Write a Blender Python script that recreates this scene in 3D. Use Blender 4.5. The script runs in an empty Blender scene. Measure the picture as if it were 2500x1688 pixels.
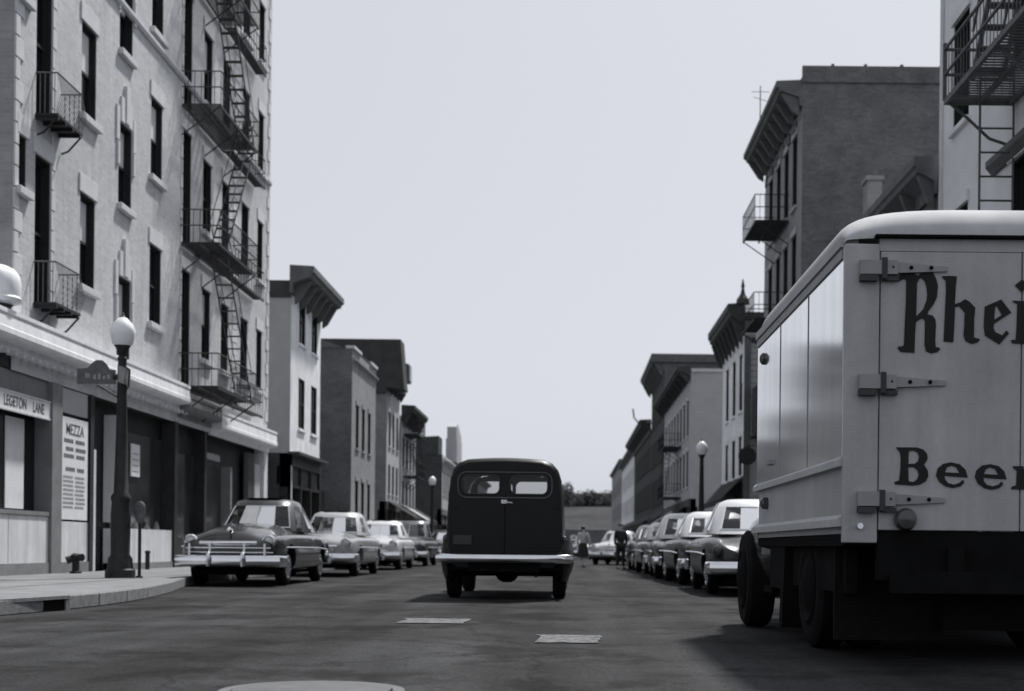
import bpy, bmesh, math, random
from mathutils import Vector, Matrix
random.seed(7)
rnd = random.Random(11)
sc = bpy.context.scene
COL = sc.collection
R = math.radians
PI = math.pi

# ------------------------------------------------------------------ camera, sky, sun, exposure
cam_d = bpy.data.cameras.new('camera')
cam = bpy.data.objects.new('camera', cam_d); COL.objects.link(cam)
cam.location = (0, 0, 0.75)
cam.rotation_euler = (Matrix.Rotation(R(90), 3, 'X') @ Matrix.Rotation(R(0.6), 3, 'Z')).to_euler()
cam_d.sensor_width = 36; cam_d.lens = 46.47
cam_d.shift_x = -0.0551; cam_d.shift_y = 0.1973
cam_d.clip_start = 0.1; cam_d.clip_end = 6000
cam_d.dof.use_dof = True; cam_d.dof.focus_distance = 11.0; cam_d.dof.aperture_fstop = 2.0
sc.camera = cam
SUN_EL, SUN_AZ = R(57), R(27)
w = bpy.data.worlds.new('World'); sc.world = w; w.use_nodes = True
nt = w.node_tree; nt.nodes.clear()
sky = nt.nodes.new('ShaderNodeTexSky'); sky.sky_type = 'NISHITA'; sky.sun_disc = False
sky.sun_elevation = SUN_EL; sky.sun_rotation = SUN_AZ
sky.air_density = 1.0; sky.dust_density = 3.0; sky.ozone_density = 1.0
bw = nt.nodes.new('ShaderNodeRGBToBW'); pw = nt.nodes.new('ShaderNodeMath'); pw.operation = 'POWER'; pw.inputs[1].default_value = 0.22
ml = nt.nodes.new('ShaderNodeMath'); ml.operation = 'MULTIPLY'; ml.inputs[1].default_value = 4.95
cb = nt.nodes.new('ShaderNodeMix'); cb.data_type = 'RGBA'; cb.blend_type = 'MULTIPLY'; cb.inputs['Factor'].default_value = 1.0
cb.inputs['B'].default_value = (0.96, 0.99, 1.08, 1)
bg = nt.nodes.new('ShaderNodeBackground'); bg.inputs['Strength'].default_value = 0.1
wo = nt.nodes.new('ShaderNodeOutputWorld')
nt.links.new(sky.outputs[0], bw.inputs[0]); nt.links.new(bw.outputs[0], pw.inputs[0]); nt.links.new(pw.outputs[0], ml.inputs[0])
nt.links.new(ml.outputs[0], cb.inputs['A']); nt.links.new(cb.outputs['Result'], bg.inputs['Color']); nt.links.new(bg.outputs[0], wo.inputs[0])
sun_d = bpy.data.lights.new('sun', 'SUN'); sun_d.energy = 5.0; sun_d.angle = R(3.5); sun_d.color = (1, 0.985, 0.96)
sun = bpy.data.objects.new('sun', sun_d); COL.objects.link(sun)
SV = Vector((math.sin(SUN_AZ)*math.cos(SUN_EL), math.cos(SUN_AZ)*math.cos(SUN_EL), math.sin(SUN_EL)))
sun.rotation_euler = SV.to_track_quat('Z', 'Y').to_euler(); sun.location = (0, 0, 60)
vs = sc.view_settings
vs.view_transform = 'Standard'; vs.look = 'None'; vs.exposure = 0.0; vs.gamma = 1.0; vs.use_curve_mapping = False
sc.render.engine = 'CYCLES'

# ------------------------------------------------------------------ materials
def grey(v): return (v*0.985, v, v*1.03, 1)
def M(name, v, rough=0.8, metal=0.0, ns=0, na=0.0, bump=0.0, spec=0.5, coat=0.0, ns2=0, na2=0.0, brick=None, streak=0.0, bs=None, ns3=0, na3=0.0):
    m = bpy.data.materials.new(name); m.use_nodes = True
    t = m.node_tree; p = t.nodes['Principled BSDF']
    p.inputs['Base Color'].default_value = grey(v); p.inputs['Roughness'].default_value = rough
    p.inputs['Metallic'].default_value = metal; p.inputs['Specular IOR Level'].default_value = spec
    p.inputs['Coat Weight'].default_value = coat; p.inputs['Coat Roughness'].default_value = 0.06
    tc = t.nodes.new('ShaderNodeTexCoord')
    col = None
    def noise(scale, amt, detail=6, vec=None):
        nonlocal col
        n = t.nodes.new('ShaderNodeTexNoise'); n.inputs['Scale'].default_value = scale; n.inputs['Detail'].default_value = detail
        n.inputs['Roughness'].default_value = 0.62
        t.links.new(vec if vec else tc.outputs['Object'], n.inputs['Vector'])
        mr = t.nodes.new('ShaderNodeMapRange'); mr.inputs['From Min'].default_value = 0.3; mr.inputs['From Max'].default_value = 0.7
        mr.inputs['To Min'].default_value = 1-amt; mr.inputs['To Max'].default_value = 1+amt
        t.links.new(n.outputs['Fac'], mr.inputs['Value'])
        if col is None: col = mr.outputs[0]
        else:
            mm = t.nodes.new('ShaderNodeMath'); mm.operation = 'MULTIPLY'; t.links.new(col, mm.inputs[0]); t.links.new(mr.outputs[0], mm.inputs[1]); col = mm.outputs[0]
        return n
    n1 = None
    if ns: n1 = noise(ns, na)
    if ns2: noise(ns2, na2, 3)
    if ns3: noise(ns3, na3, 3)
    if streak:
        mp = t.nodes.new('ShaderNodeMapping'); mp.inputs['Scale'].default_value = (5, 5, 0.35); t.links.new(tc.outputs['Object'], mp.inputs['Vector'])
        noise(1.0, streak, 5, mp.outputs[0])
    bf = None
    if brick:
        sx = t.nodes.new('ShaderNodeSeparateXYZ'); cx = t.nodes.new('ShaderNodeCombineXYZ'); t.links.new(tc.outputs['Object'], sx.inputs[0])
        ad = t.nodes.new('ShaderNodeMath'); ad.operation = 'ADD'; t.links.new(sx.outputs[0], ad.inputs[0]); t.links.new(sx.outputs[1], ad.inputs[1])
        t.links.new(ad.outputs[0], cx.inputs[0]); t.links.new(sx.outputs[2], cx.inputs[1])
        bt = t.nodes.new('ShaderNodeTexBrick'); t.links.new(cx.outputs[0], bt.inputs['Vector'])
        bt.inputs['Scale'].default_value = 1.0; bt.inputs['Brick Width'].default_value = 0.21; bt.inputs['Row Height'].default_value = 0.075
        bt.inputs['Mortar Size'].default_value = 0.009; bt.inputs['Color1'].default_value = (1+brick,)*3+(1,); bt.inputs['Color2'].default_value = (1-brick,)*3+(1,)
        bt.inputs['Mortar'].default_value = (1+brick*0.6,)*3+(1,)
        rb = t.nodes.new('ShaderNodeRGBToBW'); t.links.new(bt.outputs['Color'], rb.inputs[0])
        bf = bt
        if col is None: col = rb.outputs[0]
        else:
            mm = t.nodes.new('ShaderNodeMath'); mm.operation = 'MULTIPLY'; t.links.new(col, mm.inputs[0]); t.links.new(rb.outputs[0], mm.inputs[1]); col = mm.outputs[0]
    if col is not None:
        mx = t.nodes.new('ShaderNodeMix'); mx.data_type = 'RGBA'; mx.blend_type = 'MULTIPLY'; mx.inputs['Factor'].default_value = 1
        mx.inputs['A'].default_value = grey(v); t.links.new(col, mx.inputs['B']); t.links.new(mx.outputs['Result'], p.inputs['Base Color'])
    if bump:
        b = t.nodes.new('ShaderNodeBump'); b.inputs['Strength'].default_value = bump; b.inputs['Distance'].default_value = 0.02
        nb = t.nodes.new('ShaderNodeTexNoise'); nb.inputs['Scale'].default_value = bs or (ns*6 if ns else 30); nb.inputs['Detail'].default_value = 4
        t.links.new(tc.outputs['Object'], nb.inputs['Vector']); t.links.new(nb.outputs['Fac'], b.inputs['Height']); t.links.new(b.outputs[0], p.inputs['Normal'])
    return m
def glass_mat(name, tint=0.8):
    m = bpy.data.materials.new(name); m.use_nodes = True; t = m.node_tree; t.nodes.clear()
    o = t.nodes.new('ShaderNodeOutputMaterial'); mx = t.nodes.new('ShaderNodeMixShader'); tr = t.nodes.new('ShaderNodeBsdfTransparent'); gl = t.nodes.new('ShaderNodeBsdfGlossy')
    fr = t.nodes.new('ShaderNodeFresnel'); fr.inputs[0].default_value = 1.5
    tr.inputs[0].default_value = (tint, tint, tint, 1); gl.inputs['Roughness'].default_value = 0.04
    t.links.new(fr.outputs[0], mx.inputs[0]); t.links.new(tr.outputs[0], mx.inputs[1]); t.links.new(gl.outputs[0], mx.inputs[2]); t.links.new(mx.outputs[0], o.inputs[0])
    return m
MAT = dict(
    asphalt=M('asphalt', 0.037, 0.93, ns=0.7, na=0.34, ns2=0.2, na2=0.38, ns3=34, na3=0.45, bump=0.8, bs=45, spec=0.14),
    tar=M('tar_patch', 0.03, 0.85, ns=3, na=0.3, bump=0.3, spec=0.3),
    concrete=M('sidewalk_concrete', 0.2, 0.9, ns3=30, na3=.15, ns=2.0, na=0.18, ns2=0.4, na2=0.1, bump=0.25, spec=0.2),
    kerb=M('kerb_granite', 0.2, 0.88, ns=9, na=0.25, bump=0.4, spec=0.2),
    paint=M('road_paint', 0.15, 0.85, ns=6, na=0.45, spec=0.3),
    iron_pale=M('worn_iron', 0.09, 0.6, ns=6, na=0.25, spec=0.4),
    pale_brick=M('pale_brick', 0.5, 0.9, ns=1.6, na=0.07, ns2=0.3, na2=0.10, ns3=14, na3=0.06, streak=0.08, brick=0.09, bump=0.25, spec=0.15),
    side_brick=M('shaded_side_brick', 0.33, 0.9, ns=2.0, na=0.15, brick=0.08, bump=0.2, spec=0.15),  # darker copy of the pale brick, near wall's shade in its colour
    limestone=M('limestone_trim', 0.6, 0.85, ns=4, na=0.1, spec=0.2),
    cornice_white=M('painted_cornice', 0.8, 0.6, ns=2.5, na=0.09, streak=0.10, spec=0.3),
    white_panel=M('white_painted_panel', 0.6, 0.7, ns=1.5, na=0.12, streak=0.16, spec=0.3),
    pilaster=M('grey_pilaster', 0.2, 0.8, ns=3, na=0.15, spec=0.3),
    dark_wood=M('dark_painted_wood', 0.028, 0.7, ns=4, na=0.3, spec=0.25),
    frame_dark=M('dark_frame_jamb_shade', 0.03, 0.75, ns=6, na=0.2, spec=0.2),
    frame_light=M('pale_window_paint', 0.42, 0.75, ns=6, na=0.1, spec=0.2),
    pane=M('dark_glass', 0.012, 0.16, spec=0.22),
    shop_pane=M('shop_glass', 0.03, 0.12, spec=0.5, ns=1.5, na=0.5),
    shade=M('window_shade', 0.62, 0.85, ns=3, na=0.06),
    poster=M('poster_paper', 0.72, 0.8, ns=3, na=0.08),
    ink=M('sign_ink', 0.10, 0.8, ns=8, na=0.3),
    ink_faint=M('faint_sign_ink', 0.3, 0.8, ns=8, na=0.3),
    iron=M('black_iron', 0.022, 0.65, ns=8, na=0.4, spec=0.35),
    iron_fe=M('weathered_iron', 0.045, 0.7, ns=8, na=0.3, spec=0.3),
    iron_grey=M('grey_iron', 0.12, 0.7, ns=8, na=0.3, spec=0.3),
    white_clap=M('white_clapboard', 0.82, 0.75, ns=1.2, na=0.10, ns2=.4, na2=.14, streak=0.16, spec=0.2),
    grey_clap=M('grey_clapboard', 0.36, 0.8, ns=2, na=0.1, spec=0.2),
    grey_stucco=M('grey_stucco', 0.42, 0.9, ns=2, na=0.08, ns2=0.3, na2=0.08, spec=0.15),
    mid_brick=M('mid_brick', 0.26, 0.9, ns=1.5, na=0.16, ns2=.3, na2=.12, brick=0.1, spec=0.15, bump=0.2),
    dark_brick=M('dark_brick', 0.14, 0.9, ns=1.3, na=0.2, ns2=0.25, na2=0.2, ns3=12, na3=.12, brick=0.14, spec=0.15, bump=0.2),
    black_brick=M('near_black_brick', 0.065, 0.9, ns=2, na=0.2, brick=0.1, spec=0.15),  # near-black brick tone
    cornice_dark=M('dark_cornice_paint', 0.06, 0.75, ns=3, na=0.2, spec=0.25),
    cornice_mid=M('mid_cornice_paint', 0.13, 0.8, ns=3, na=0.2, spec=0.25),
    roof=M('roof_felt', 0.06, 0.9, ns=2, na=0.2, spec=0.2),
    cream_wall=M('cream_stone_wall', 0.74, 0.88, ns=1.8, na=0.07, ns2=0.3, na2=0.08, spec=0.2),
    awning=M('dark_canvas', 0.04, 0.9, ns=5, na=0.2, spec=0.15),
    awning_pale=M('pale_canvas', 0.4, 0.9, ns=5, na=0.15, spec=0.15),
    globe=M('opal_globe', 0.85, 0.35, ns=2, na=0.04),
    rubber=M('tyre_rubber', 0.010, 0.9, ns=10, na=0.3, spec=0.08),
    chrome=M('chrome', 0.78, 0.14, metal=1.0, ns=3, na=0.06),
    chrome_dull=M('dull_chrome', 0.6, 0.28, metal=1.0, ns=4, na=0.1),
    black_paint=M('black_car_paint', 0.012, 0.3, coat=0.9, ns=3, na=0.2, spec=0.4),
    dark_paint=M('dark_car_paint', 0.025, 0.35, coat=0.3, ns=3, na=0.2, spec=0.3),
    grey_paint=M('grey_car_paint', 0.09, 0.35, coat=0.5, ns=3, na=0.1),
    silver_paint=M('light_grey_car_paint', 0.26, 0.33, coat=0.8, ns=3, na=0.08),
    pale_paint=M('pale_car_paint', 0.46, 0.35, coat=0.7, ns=3, na=0.06),
    white_paint=M('white_car_paint', 0.75, 0.4, coat=0.6, ns=3, na=0.05),
    van_paint=M('van_paint', 0.007, 0.4, coat=0.12, ns=2.5, na=0.25, spec=0.18),
    car_glass=M('car_glass', 0.03, 0.07, spec=0.6, coat=0.3),
    lens=M('lamp_lens', 0.6, 0.12, spec=0.6, ns=20, na=0.1),
    tail=M('tail_lens', 0.06, 0.2, spec=0.6),
    underside=M('underbody_black', 0.008, 0.9, ns=6, na=0.3, spec=0.06),
    truck_side=M('polished_aluminium_side', 0.86, 0.11, metal=0.93, ns=1.3, na=0.05, streak=0.10, spec=0.5),
    truck_rear=M('tan_truck_enamel', 0.4, 0.5, ns=2.2, na=0.07, ns2=0.7, na2=0.1, ns3=40, na3=.05, streak=0.12, spec=0.3),
    truck_roof=M('white_truck_roof', 0.45, 0.8, ns=2, na=0.08, ns3=9, na3=.06, spec=0.15),
    truck_dark=M('truck_chassis', 0.009, 0.9, ns=4, na=0.3, spec=0.06),
    letter=M('letter_paint', 0.018, 0.6, ns=6, na=0.2, spec=0.2),
    hinge=M('hinge_paint', 0.3, 0.55, ns=6, na=0.15, spec=0.3),
    skin=M('skin', 0.42, 0.6), hair=M('hair', 0.03, 0.6), cloth_dark=M('dark_cloth', 0.025, 0.9, ns=12, na=0.2),
    cloth_light=M('light_cloth', 0.5, 0.9, ns=12, na=0.12), cloth_mid=M('mid_cloth', 0.09, 0.9, ns=12, na=0.2),
    grass=M('far_grass', 0.04, 0.95, ns=0.06, na=0.4, ns2=0.35, na2=0.35, ns3=1.5, na3=.3, spec=0.1), hazed_leaf=M('hazed_leaf', 0.075, 0.8, ns=0.6, na=0.35, spec=0.15), bark=M('bark', 0.07, 0.9, ns=5, na=0.3),  # leaf tone lightened to stand for haze over the far trees
    clear=glass_mat('clear_glass', 0.75), car_clear=glass_mat('car_window_glass', 0.8), plate=M('licence_plate', 0.4, 0.5),
)
def worn_paint():
    m = MAT['paint']; t = m.node_tree; p = t.nodes['Principled BSDF']
    for l in list(p.inputs['Base Color'].links): t.links.remove(l)
    tc = t.nodes.new('ShaderNodeTexCoord'); n = t.nodes.new('ShaderNodeTexNoise'); n.inputs['Scale'].default_value = 11; n.inputs['Detail'].default_value = 8; n.inputs['Roughness'].default_value = .75
    cr = t.nodes.new('ShaderNodeValToRGB'); cr.color_ramp.elements[0].position = .42; cr.color_ramp.elements[0].color = grey(.04); cr.color_ramp.elements[1].position = .56; cr.color_ramp.elements[1].color = grey(.17)
    t.links.new(tc.outputs['Object'], n.inputs['Vector']); t.links.new(n.outputs['Fac'], cr.inputs[0]); t.links.new(cr.outputs[0], p.inputs['Base Color'])
worn_paint()
def worn_road():
    m = MAT['asphalt']; t = m.node_tree; p = t.nodes['Principled BSDF']
    src = p.inputs['Base Color'].links[0].from_socket
    tc = t.nodes.new('ShaderNodeTexCoord')
    def mul(a_sock, fac_sock):
        mx = t.nodes.new('ShaderNodeMix'); mx.data_type = 'RGBA'; mx.blend_type = 'MULTIPLY'; mx.inputs['Factor'].default_value = 1
        t.links.new(a_sock, mx.inputs['A']); t.links.new(fac_sock, mx.inputs['B']); return mx.outputs['Result']
    def ramp(sock, p0, v0, p1, v1):
        c = t.nodes.new('ShaderNodeValToRGB'); e = c.color_ramp.elements; e[0].position = p0; e[0].color = (v0, v0, v0, 1); e[1].position = p1; e[1].color = (v1, v1, v1, 1)
        t.links.new(sock, c.inputs[0]); return c.outputs[0]
    def noise(scale, detail, sc3=None, rough=.6):
        n = t.nodes.new('ShaderNodeTexNoise'); n.inputs['Scale'].default_value = scale; n.inputs['Detail'].default_value = detail; n.inputs['Roughness'].default_value = rough
        if sc3:
            mp = t.nodes.new('ShaderNodeMapping'); mp.inputs['Scale'].default_value = sc3; t.links.new(tc.outputs['Object'], mp.inputs['Vector']); t.links.new(mp.outputs[0], n.inputs['Vector'])
        else: t.links.new(tc.outputs['Object'], n.inputs['Vector'])
        return n.outputs['Fac']
    src = mul(src, ramp(noise(1, 5, (1.1, .07, 1)), .38, .62, .62, 1.25))        # wheel tracks worn along the street
    src = mul(src, ramp(noise(.75, 6, (1, .8, 1), .7), .40, .42, .50, 1.0))       # oil and tar stains
    src = mul(src, ramp(noise(2.6, 4, None, .7), .30, .5, .40, 1.0))              # drips
    v = t.nodes.new('ShaderNodeTexVoronoi'); v.feature = 'DISTANCE_TO_EDGE'; v.inputs['Scale'].default_value = .32
    wp = t.nodes.new('ShaderNodeTexNoise'); wp.inputs['Scale'].default_value = 1.4; wp.inputs['Detail'].default_value = 5; t.links.new(tc.outputs['Object'], wp.inputs['Vector'])
    ad = t.nodes.new('ShaderNodeMix'); ad.data_type = 'RGBA'; ad.blend_type = 'LINEAR_LIGHT'; ad.inputs['Factor'].default_value = .35
    t.links.new(tc.outputs['Object'], ad.inputs['A']); t.links.new(wp.outputs['Color'], ad.inputs['B']); t.links.new(ad.outputs['Result'], v.inputs['Vector'])
    src = mul(src, ramp(v.outputs['Distance'],   .003, .6, .009, 1.0))             # cracks filled with dirt
    gn = t.nodes.new('ShaderNodeGamma'); gn.inputs[1].default_value = 1.0; t.links.new(src, gn.inputs[0])
    t.links.new(gn.outputs[0], p.inputs['Base Color'])
worn_road()
def mt(m): return MAT[m] if isinstance(m, str) else m

# ------------------------------------------------------------------ mesh helpers
WL = {}                                   # world location of every unrotated object
class MB:
    def __init__(s): s.v = []; s.f = []
    def add(s, vs, fs):
        b = len(s.v); s.v += [tuple(p) for p in vs]; s.f += [tuple(b+i for i in f) for f in fs]
    def quad(s, *p): s.add(p, [tuple(range(len(p)))])
    def box(s, x0, x1, y0, y1, z0, z1):
        s.add([(x0,y0,z0),(x1,y0,z0),(x1,y1,z0),(x0,y1,z0),(x0,y0,z1),(x1,y0,z1),(x1,y1,z1),(x0,y1,z1)],
              [(0,3,2,1),(4,5,6,7),(0,1,5,4),(1,2,6,5),(2,3,7,6),(3,0,4,7)])
    def tube(s, a, b, r, n=6, r2=None, caps=True):
        a = Vector(a); b = Vector(b); d = (b-a)
        if d.length < 1e-6: return
        q = d.to_track_quat('Z', 'Y'); r2 = r if r2 is None else r2
        vs = []
        for p, rr in ((a, r), (b, r2)):
            for k in range(n):
                t = 2*PI*(k+.5)/n; vs.append(p + q @ Vector((math.cos(t)*rr, math.sin(t)*rr, 0)))
        fs = [(k, (k+1) % n, n+(k+1) % n, n+k) for k in range(n)]
        if caps: fs += [tuple(range(n))[::-1], tuple(range(n, 2*n))]
        s.add(vs, fs)
    def path(s, pts, r, n=6):
        for a, b in zip(pts, pts[1:]): s.tube(a, b, r, n)
    def extr(s, prof, y0, y1, caps=True):        # profile of (x, z) extruded along y
        n = len(prof); vs = [(x, y0, z) for x, z in prof]+[(x, y1, z) for x, z in prof]
        fs = [(k, (k+1) % n, n+(k+1) % n, n+k) for k in range(n)]
        if caps: fs += [tuple(range(n))[::-1], tuple(range(n, 2*n))]
        s.add(vs, fs)
    def extrx(s, prof, x0, x1):                  # profile of (y, z) extruded along x
        n = len(prof); vs = [(x0, y, z) for y, z in prof]+[(x1, y, z) for y, z in prof]
        s.add(vs, [(k, (k+1) % n, n+(k+1) % n, n+k) for k in range(n)]+[tuple(range(n))[::-1], tuple(range(n, 2*n))])
    def prism(s, poly, z0, z1):
        n = len(poly); vs = [(x, y, z0) for x, y in poly]+[(x, y, z1) for x, y in poly]
        s.add(vs, [(k, (k+1) % n, n+(k+1) % n, n+k) for k in range(n)]+[tuple(range(n))[::-1], tuple(range(n, 2*n))])
    def lathe(s, prof, c=(0, 0, 0), n=16, axis='Z', scale=(1, 1)):
        vs = []
        for r, z in prof:
            for k in range(n):
                t = 2*PI*k/n; a, b = math.cos(t)*r*scale[0], math.sin(t)*r*scale[1]
                p = {'Z': (a, b, z), 'Y': (a, z, b), 'X': (z, a, b)}[axis]
                vs.append((p[0]+c[0], p[1]+c[1], p[2]+c[2]))
        fs = [(j*n+k, j*n+(k+1) % n, (j+1)*n+(k+1) % n, (j+1)*n+k) for j in range(len(prof)-1) for k in range(n)]
        fs += [tuple(range(n))[::-1], tuple(range((len(prof)-1)*n, len(prof)*n))]
        s.add(vs, fs)
    def sphere(s, c, r, n=12, m=8):
        r = r if isinstance(r, tuple) else (r, r, r)
        prof = [(math.sin(PI*j/m), -math.cos(PI*j/m)) for j in range(1, m)]
        b = MB(); b.lathe(prof, n=n)
        s.add([(x*r[0]+c[0], y*r[1]+c[1], z*r[2]+c[2]) for x, y, z in b.v], b.f)
    def sweep(s, pts, rx, rz, n=10):             # elliptical bar along a path lying in a horizontal plane
        pts = [Vector(p) for p in pts]; vs = []
        for i, p in enumerate(pts):
            t = (pts[min(i+1, len(pts)-1)]-pts[max(i-1, 0)]).normalized(); side = Vector((t.y, -t.x, 0))
            for k in range(n):
                a = 2*PI*k/n; vs.append(p+side*math.cos(a)*rx+Vector((0, 0, math.sin(a)*rz)))
        fs = [(j*n+k, j*n+(k+1) % n, (j+1)*n+(k+1) % n, (j+1)*n+k) for j in range(len(pts)-1) for k in range(n)]
        fs += [tuple(range(n))[::-1], tuple(range((len(pts)-1)*n, len(pts)*n))]
        s.add(vs, fs)
    def mesh(s, name, off=(0, 0, 0), smooth=False, bevel=0.0):
        me = bpy.data.meshes.new(name)
        me.from_pydata([(x-off[0], y-off[1], z-off[2]) for x, y, z in s.v], [], s.f)
        b = bmesh.new(); b.from_mesh(me); bmesh.ops.recalc_face_normals(b, faces=b.faces)
        if bevel: bmesh.ops.bevel(b, geom=list(b.edges), offset=bevel, segments=2, affect='EDGES', profile=0.5, clamp_overlap=True)
        b.to_mesh(me); b.free()
        if smooth:
            me.polygons.foreach_set('use_smooth', [True]*len(me.polygons))
            try: me.set_sharp_from_angle(angle=R(38))
            except Exception: pass
        return me
    def obj(s, name, m, parent=None, at=None, smooth=False, bevel=0.0):
        pl = WL.get(parent.name, Vector((0, 0, 0))) if parent else Vector((0, 0, 0))
        o_at = Vector(at) if at is not None else pl
        me = s.mesh(name, o_at, smooth, bevel); me.materials.append(mt(m))
        o = bpy.data.objects.new(name, me); COL.objects.link(o)
        o.parent = parent; o.location = o_at-pl; WL[o.name] = o_at.copy()
        return o
def inst(name, me, parent, at):
    o = bpy.data.objects.new(name, me); COL.objects.link(o)
    pl = WL.get(parent.name, Vector((0, 0, 0))) if parent else Vector((0, 0, 0))
    o.parent = parent; o.location = Vector(at)-pl; WL[o.name] = Vector(at); return o
def tag(o, label=None, cat=None, group=None, kind=None):
    if label: o['label'] = label
    if cat: o['category'] = cat
    if group: o['group'] = group
    if kind: o['kind'] = kind
    return o
def thing(name, label, cat, loc=(0, 0, 0), group=None, rz=0):
    o = bpy.data.objects.new(name, None); COL.objects.link(o); o.location = loc; o.rotation_euler = (0, 0, rz)
    o.empty_display_size = 0.2
    if not rz: WL[o.name] = Vector(loc)
    return tag(o, label, cat, group)
def local(o): WL[o.name] = Vector((0, 0, 0)); return o     # parts of rotated things are written in local coordinates
def dup(root, loc, label, rz=None):
    r = root.copy(); COL.objects.link(r); r.location = loc; r['label'] = label
    if rz is not None: r.rotation_euler = (0, 0, rz)
    for ch in list(root.children):
        c = ch.copy(); COL.objects.link(c); c.parent = r
        for g in list(ch.children):
            d = g.copy(); COL.objects.link(d); d.parent = c
    return r
def curve_mesh(splines, ext, name):            # flat outlines (with holes) to a thin solid in the local xy plane
    cu = bpy.data.curves.new(name, 'CURVE'); cu.dimensions = '2D'; cu.fill_mode = 'BOTH'; cu.extrude = ext
    for pts in splines:
        sp = cu.splines.new('POLY'); sp.points.add(len(pts)-1); sp.use_cyclic_u = True
        for q, (x, y) in zip(sp.points, pts): q.co = (x, y, 0, 1)
    o = bpy.data.objects.new('tmp', cu); COL.objects.link(o)
    dg = bpy.context.evaluated_depsgraph_get(); dg.update()
    me = bpy.data.meshes.new_from_object(o.evaluated_get(dg)); me.name = name
    bpy.data.objects.remove(o); return me
def text_mesh(txt, size, ext, name, sx=1.0):
    cu = bpy.data.curves.new(name, 'FONT'); cu.body = txt; cu.size = size; cu.extrude = ext; cu.align_x = 'CENTER'; cu.align_y = 'CENTER'; cu.offset = 0.006*size
    o = bpy.data.objects.new('tmp', cu); COL.objects.link(o)
    dg = bpy.context.evaluated_depsgraph_get(); dg.update()
    me = bpy.data.meshes.new_from_object(o.evaluated_get(dg)); me.name = name
    me.transform(Matrix.Diagonal((sx, 1, 1, 1)))
    bpy.data.objects.remove(o); return me
def catmull(pts, k=4):
    out = []; n = len(pts)
    for i in range(n):
        p0, p1, p2, p3 = (Vector(pts[(i+j-1) % n]) for j in range(4))
        for a in range(k):
            t = a/k
            out.append(tuple(0.5*((2*p1)+(-p0+p2)*t+(2*p0-5*p1+4*p2-p3)*t*t+(-p0+3*p1-3*p2+p3)*t**3)))
    return out

# ------------------------------------------------------------------ ground
g = MB(); g.quad((-900, -120, -0.012), (900, -120, -0.012), (900, 1500, -0.012), (-900, 1500, -0.012))
tag(g.obj('ground', 'asphalt'), 'flat ground under the street', kind='structure')
ro = MB(); ro.quad((-30, -30, 0), (30, -30, 0), (30, 9.6, 0), (-30, 9.6, 0)); ro.quad((-9.8, 9.6, 0), (6.9, 9.6, 0), (6.9, 232, 0), (-9.8, 232, 0))
tag(ro.obj('road', 'asphalt'), 'dark worn asphalt roadway running down the street', kind='structure')
KL = [(-16, 10.3), (-10, 10.35), (-7.8, 10.8), (-6.5, 11.9), (-5.85, 13.3), (-5.62, 15), (-5.75, 17.5), (-6.15, 20), (-6.8, 23), (-7.15, 26), (-7.2, 30)]
KL += [(-7.2, y) for y in range(40, 233, 10)]
sw = MB(); sw.prism(KL+[(-9.92, 232), (-9.92, 20.4), (-16, 20.4)], 0.0, 0.146)
tag(sw.obj('sidewalk', 'concrete'), 'pale concrete pavement in front of the tenement', kind='structure')
sw = MB(); sw.prism([(4.36, 10), (7.02, 10), (7.02, 232), (4.36, 232)], 0, 0.146)
tag(sw.obj('sidewalk', 'concrete'), 'pavement beside the beer truck', kind='structure')
kb = bpy.data.objects.new('kerb', None); COL.objects.link(kb); tag(kb, 'stone kerb curving along the left pavement', kind='structure'); WL[kb.name] = Vector()
def poly_walk(pts, step):
    out = []; acc = 0
    for a, b in zip(pts, pts[1:]):
        a = Vector(a); b = Vector(b); L = (b-a).length; d = acc
        while d < L: out.append(a+(b-a)*(d/L)); d += step
        acc = d-L
    return out
kst = {}
wk = poly_walk(KL, 1.15)
for a, b in zip(wk, wk[1:]):
    if a.y > 62: break
    d = (b-a); ang = math.atan2(d.y, d.x); L = round(d.length-0.012, 2)
    if L not in kst:
        q = MB(); q.box(0, L, -0.13, 0.02, 0, 0.156); kst[L] = q.mesh('kerb_stone', bevel=0.012); kst[L].materials.append(MAT['kerb'])
    o = inst('kerb_stone', kst[L], kb, (a.x, a.y, 0)); o.rotation_euler = (0, 0, ang)
q = MB(); q.box(-7.22, -7.07, 62, 232, 0, 0.155); q.obj('kerb_run', 'kerb', kb)
q = MB(); q.box(4.2, 4.36, 10, 232, 0, 0.155); tag(q.obj('kerb', 'kerb'), 'straight stone kerb along the right pavement', kind='structure')
# pavement joints as real grooves: slabs laid proud of the bed
sl = MB()
for iy in range(12, 44):
    y0 = 12.0+(iy-12)*1.5
    for x0 in (-9.85, -8.35):
        if x0 < -8 or y0 > 24: 
            x1 = x0+1.47 if x0 < -9 else x0+1.0
            sl.box(x0+0.01, x1, y0+0.012, y0+1.488, 0.14, 0.152)
o = sl.obj('paving_slab', 'concrete', bpy.data.objects['sidewalk']); o['kind'] = 'stuff'

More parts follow.
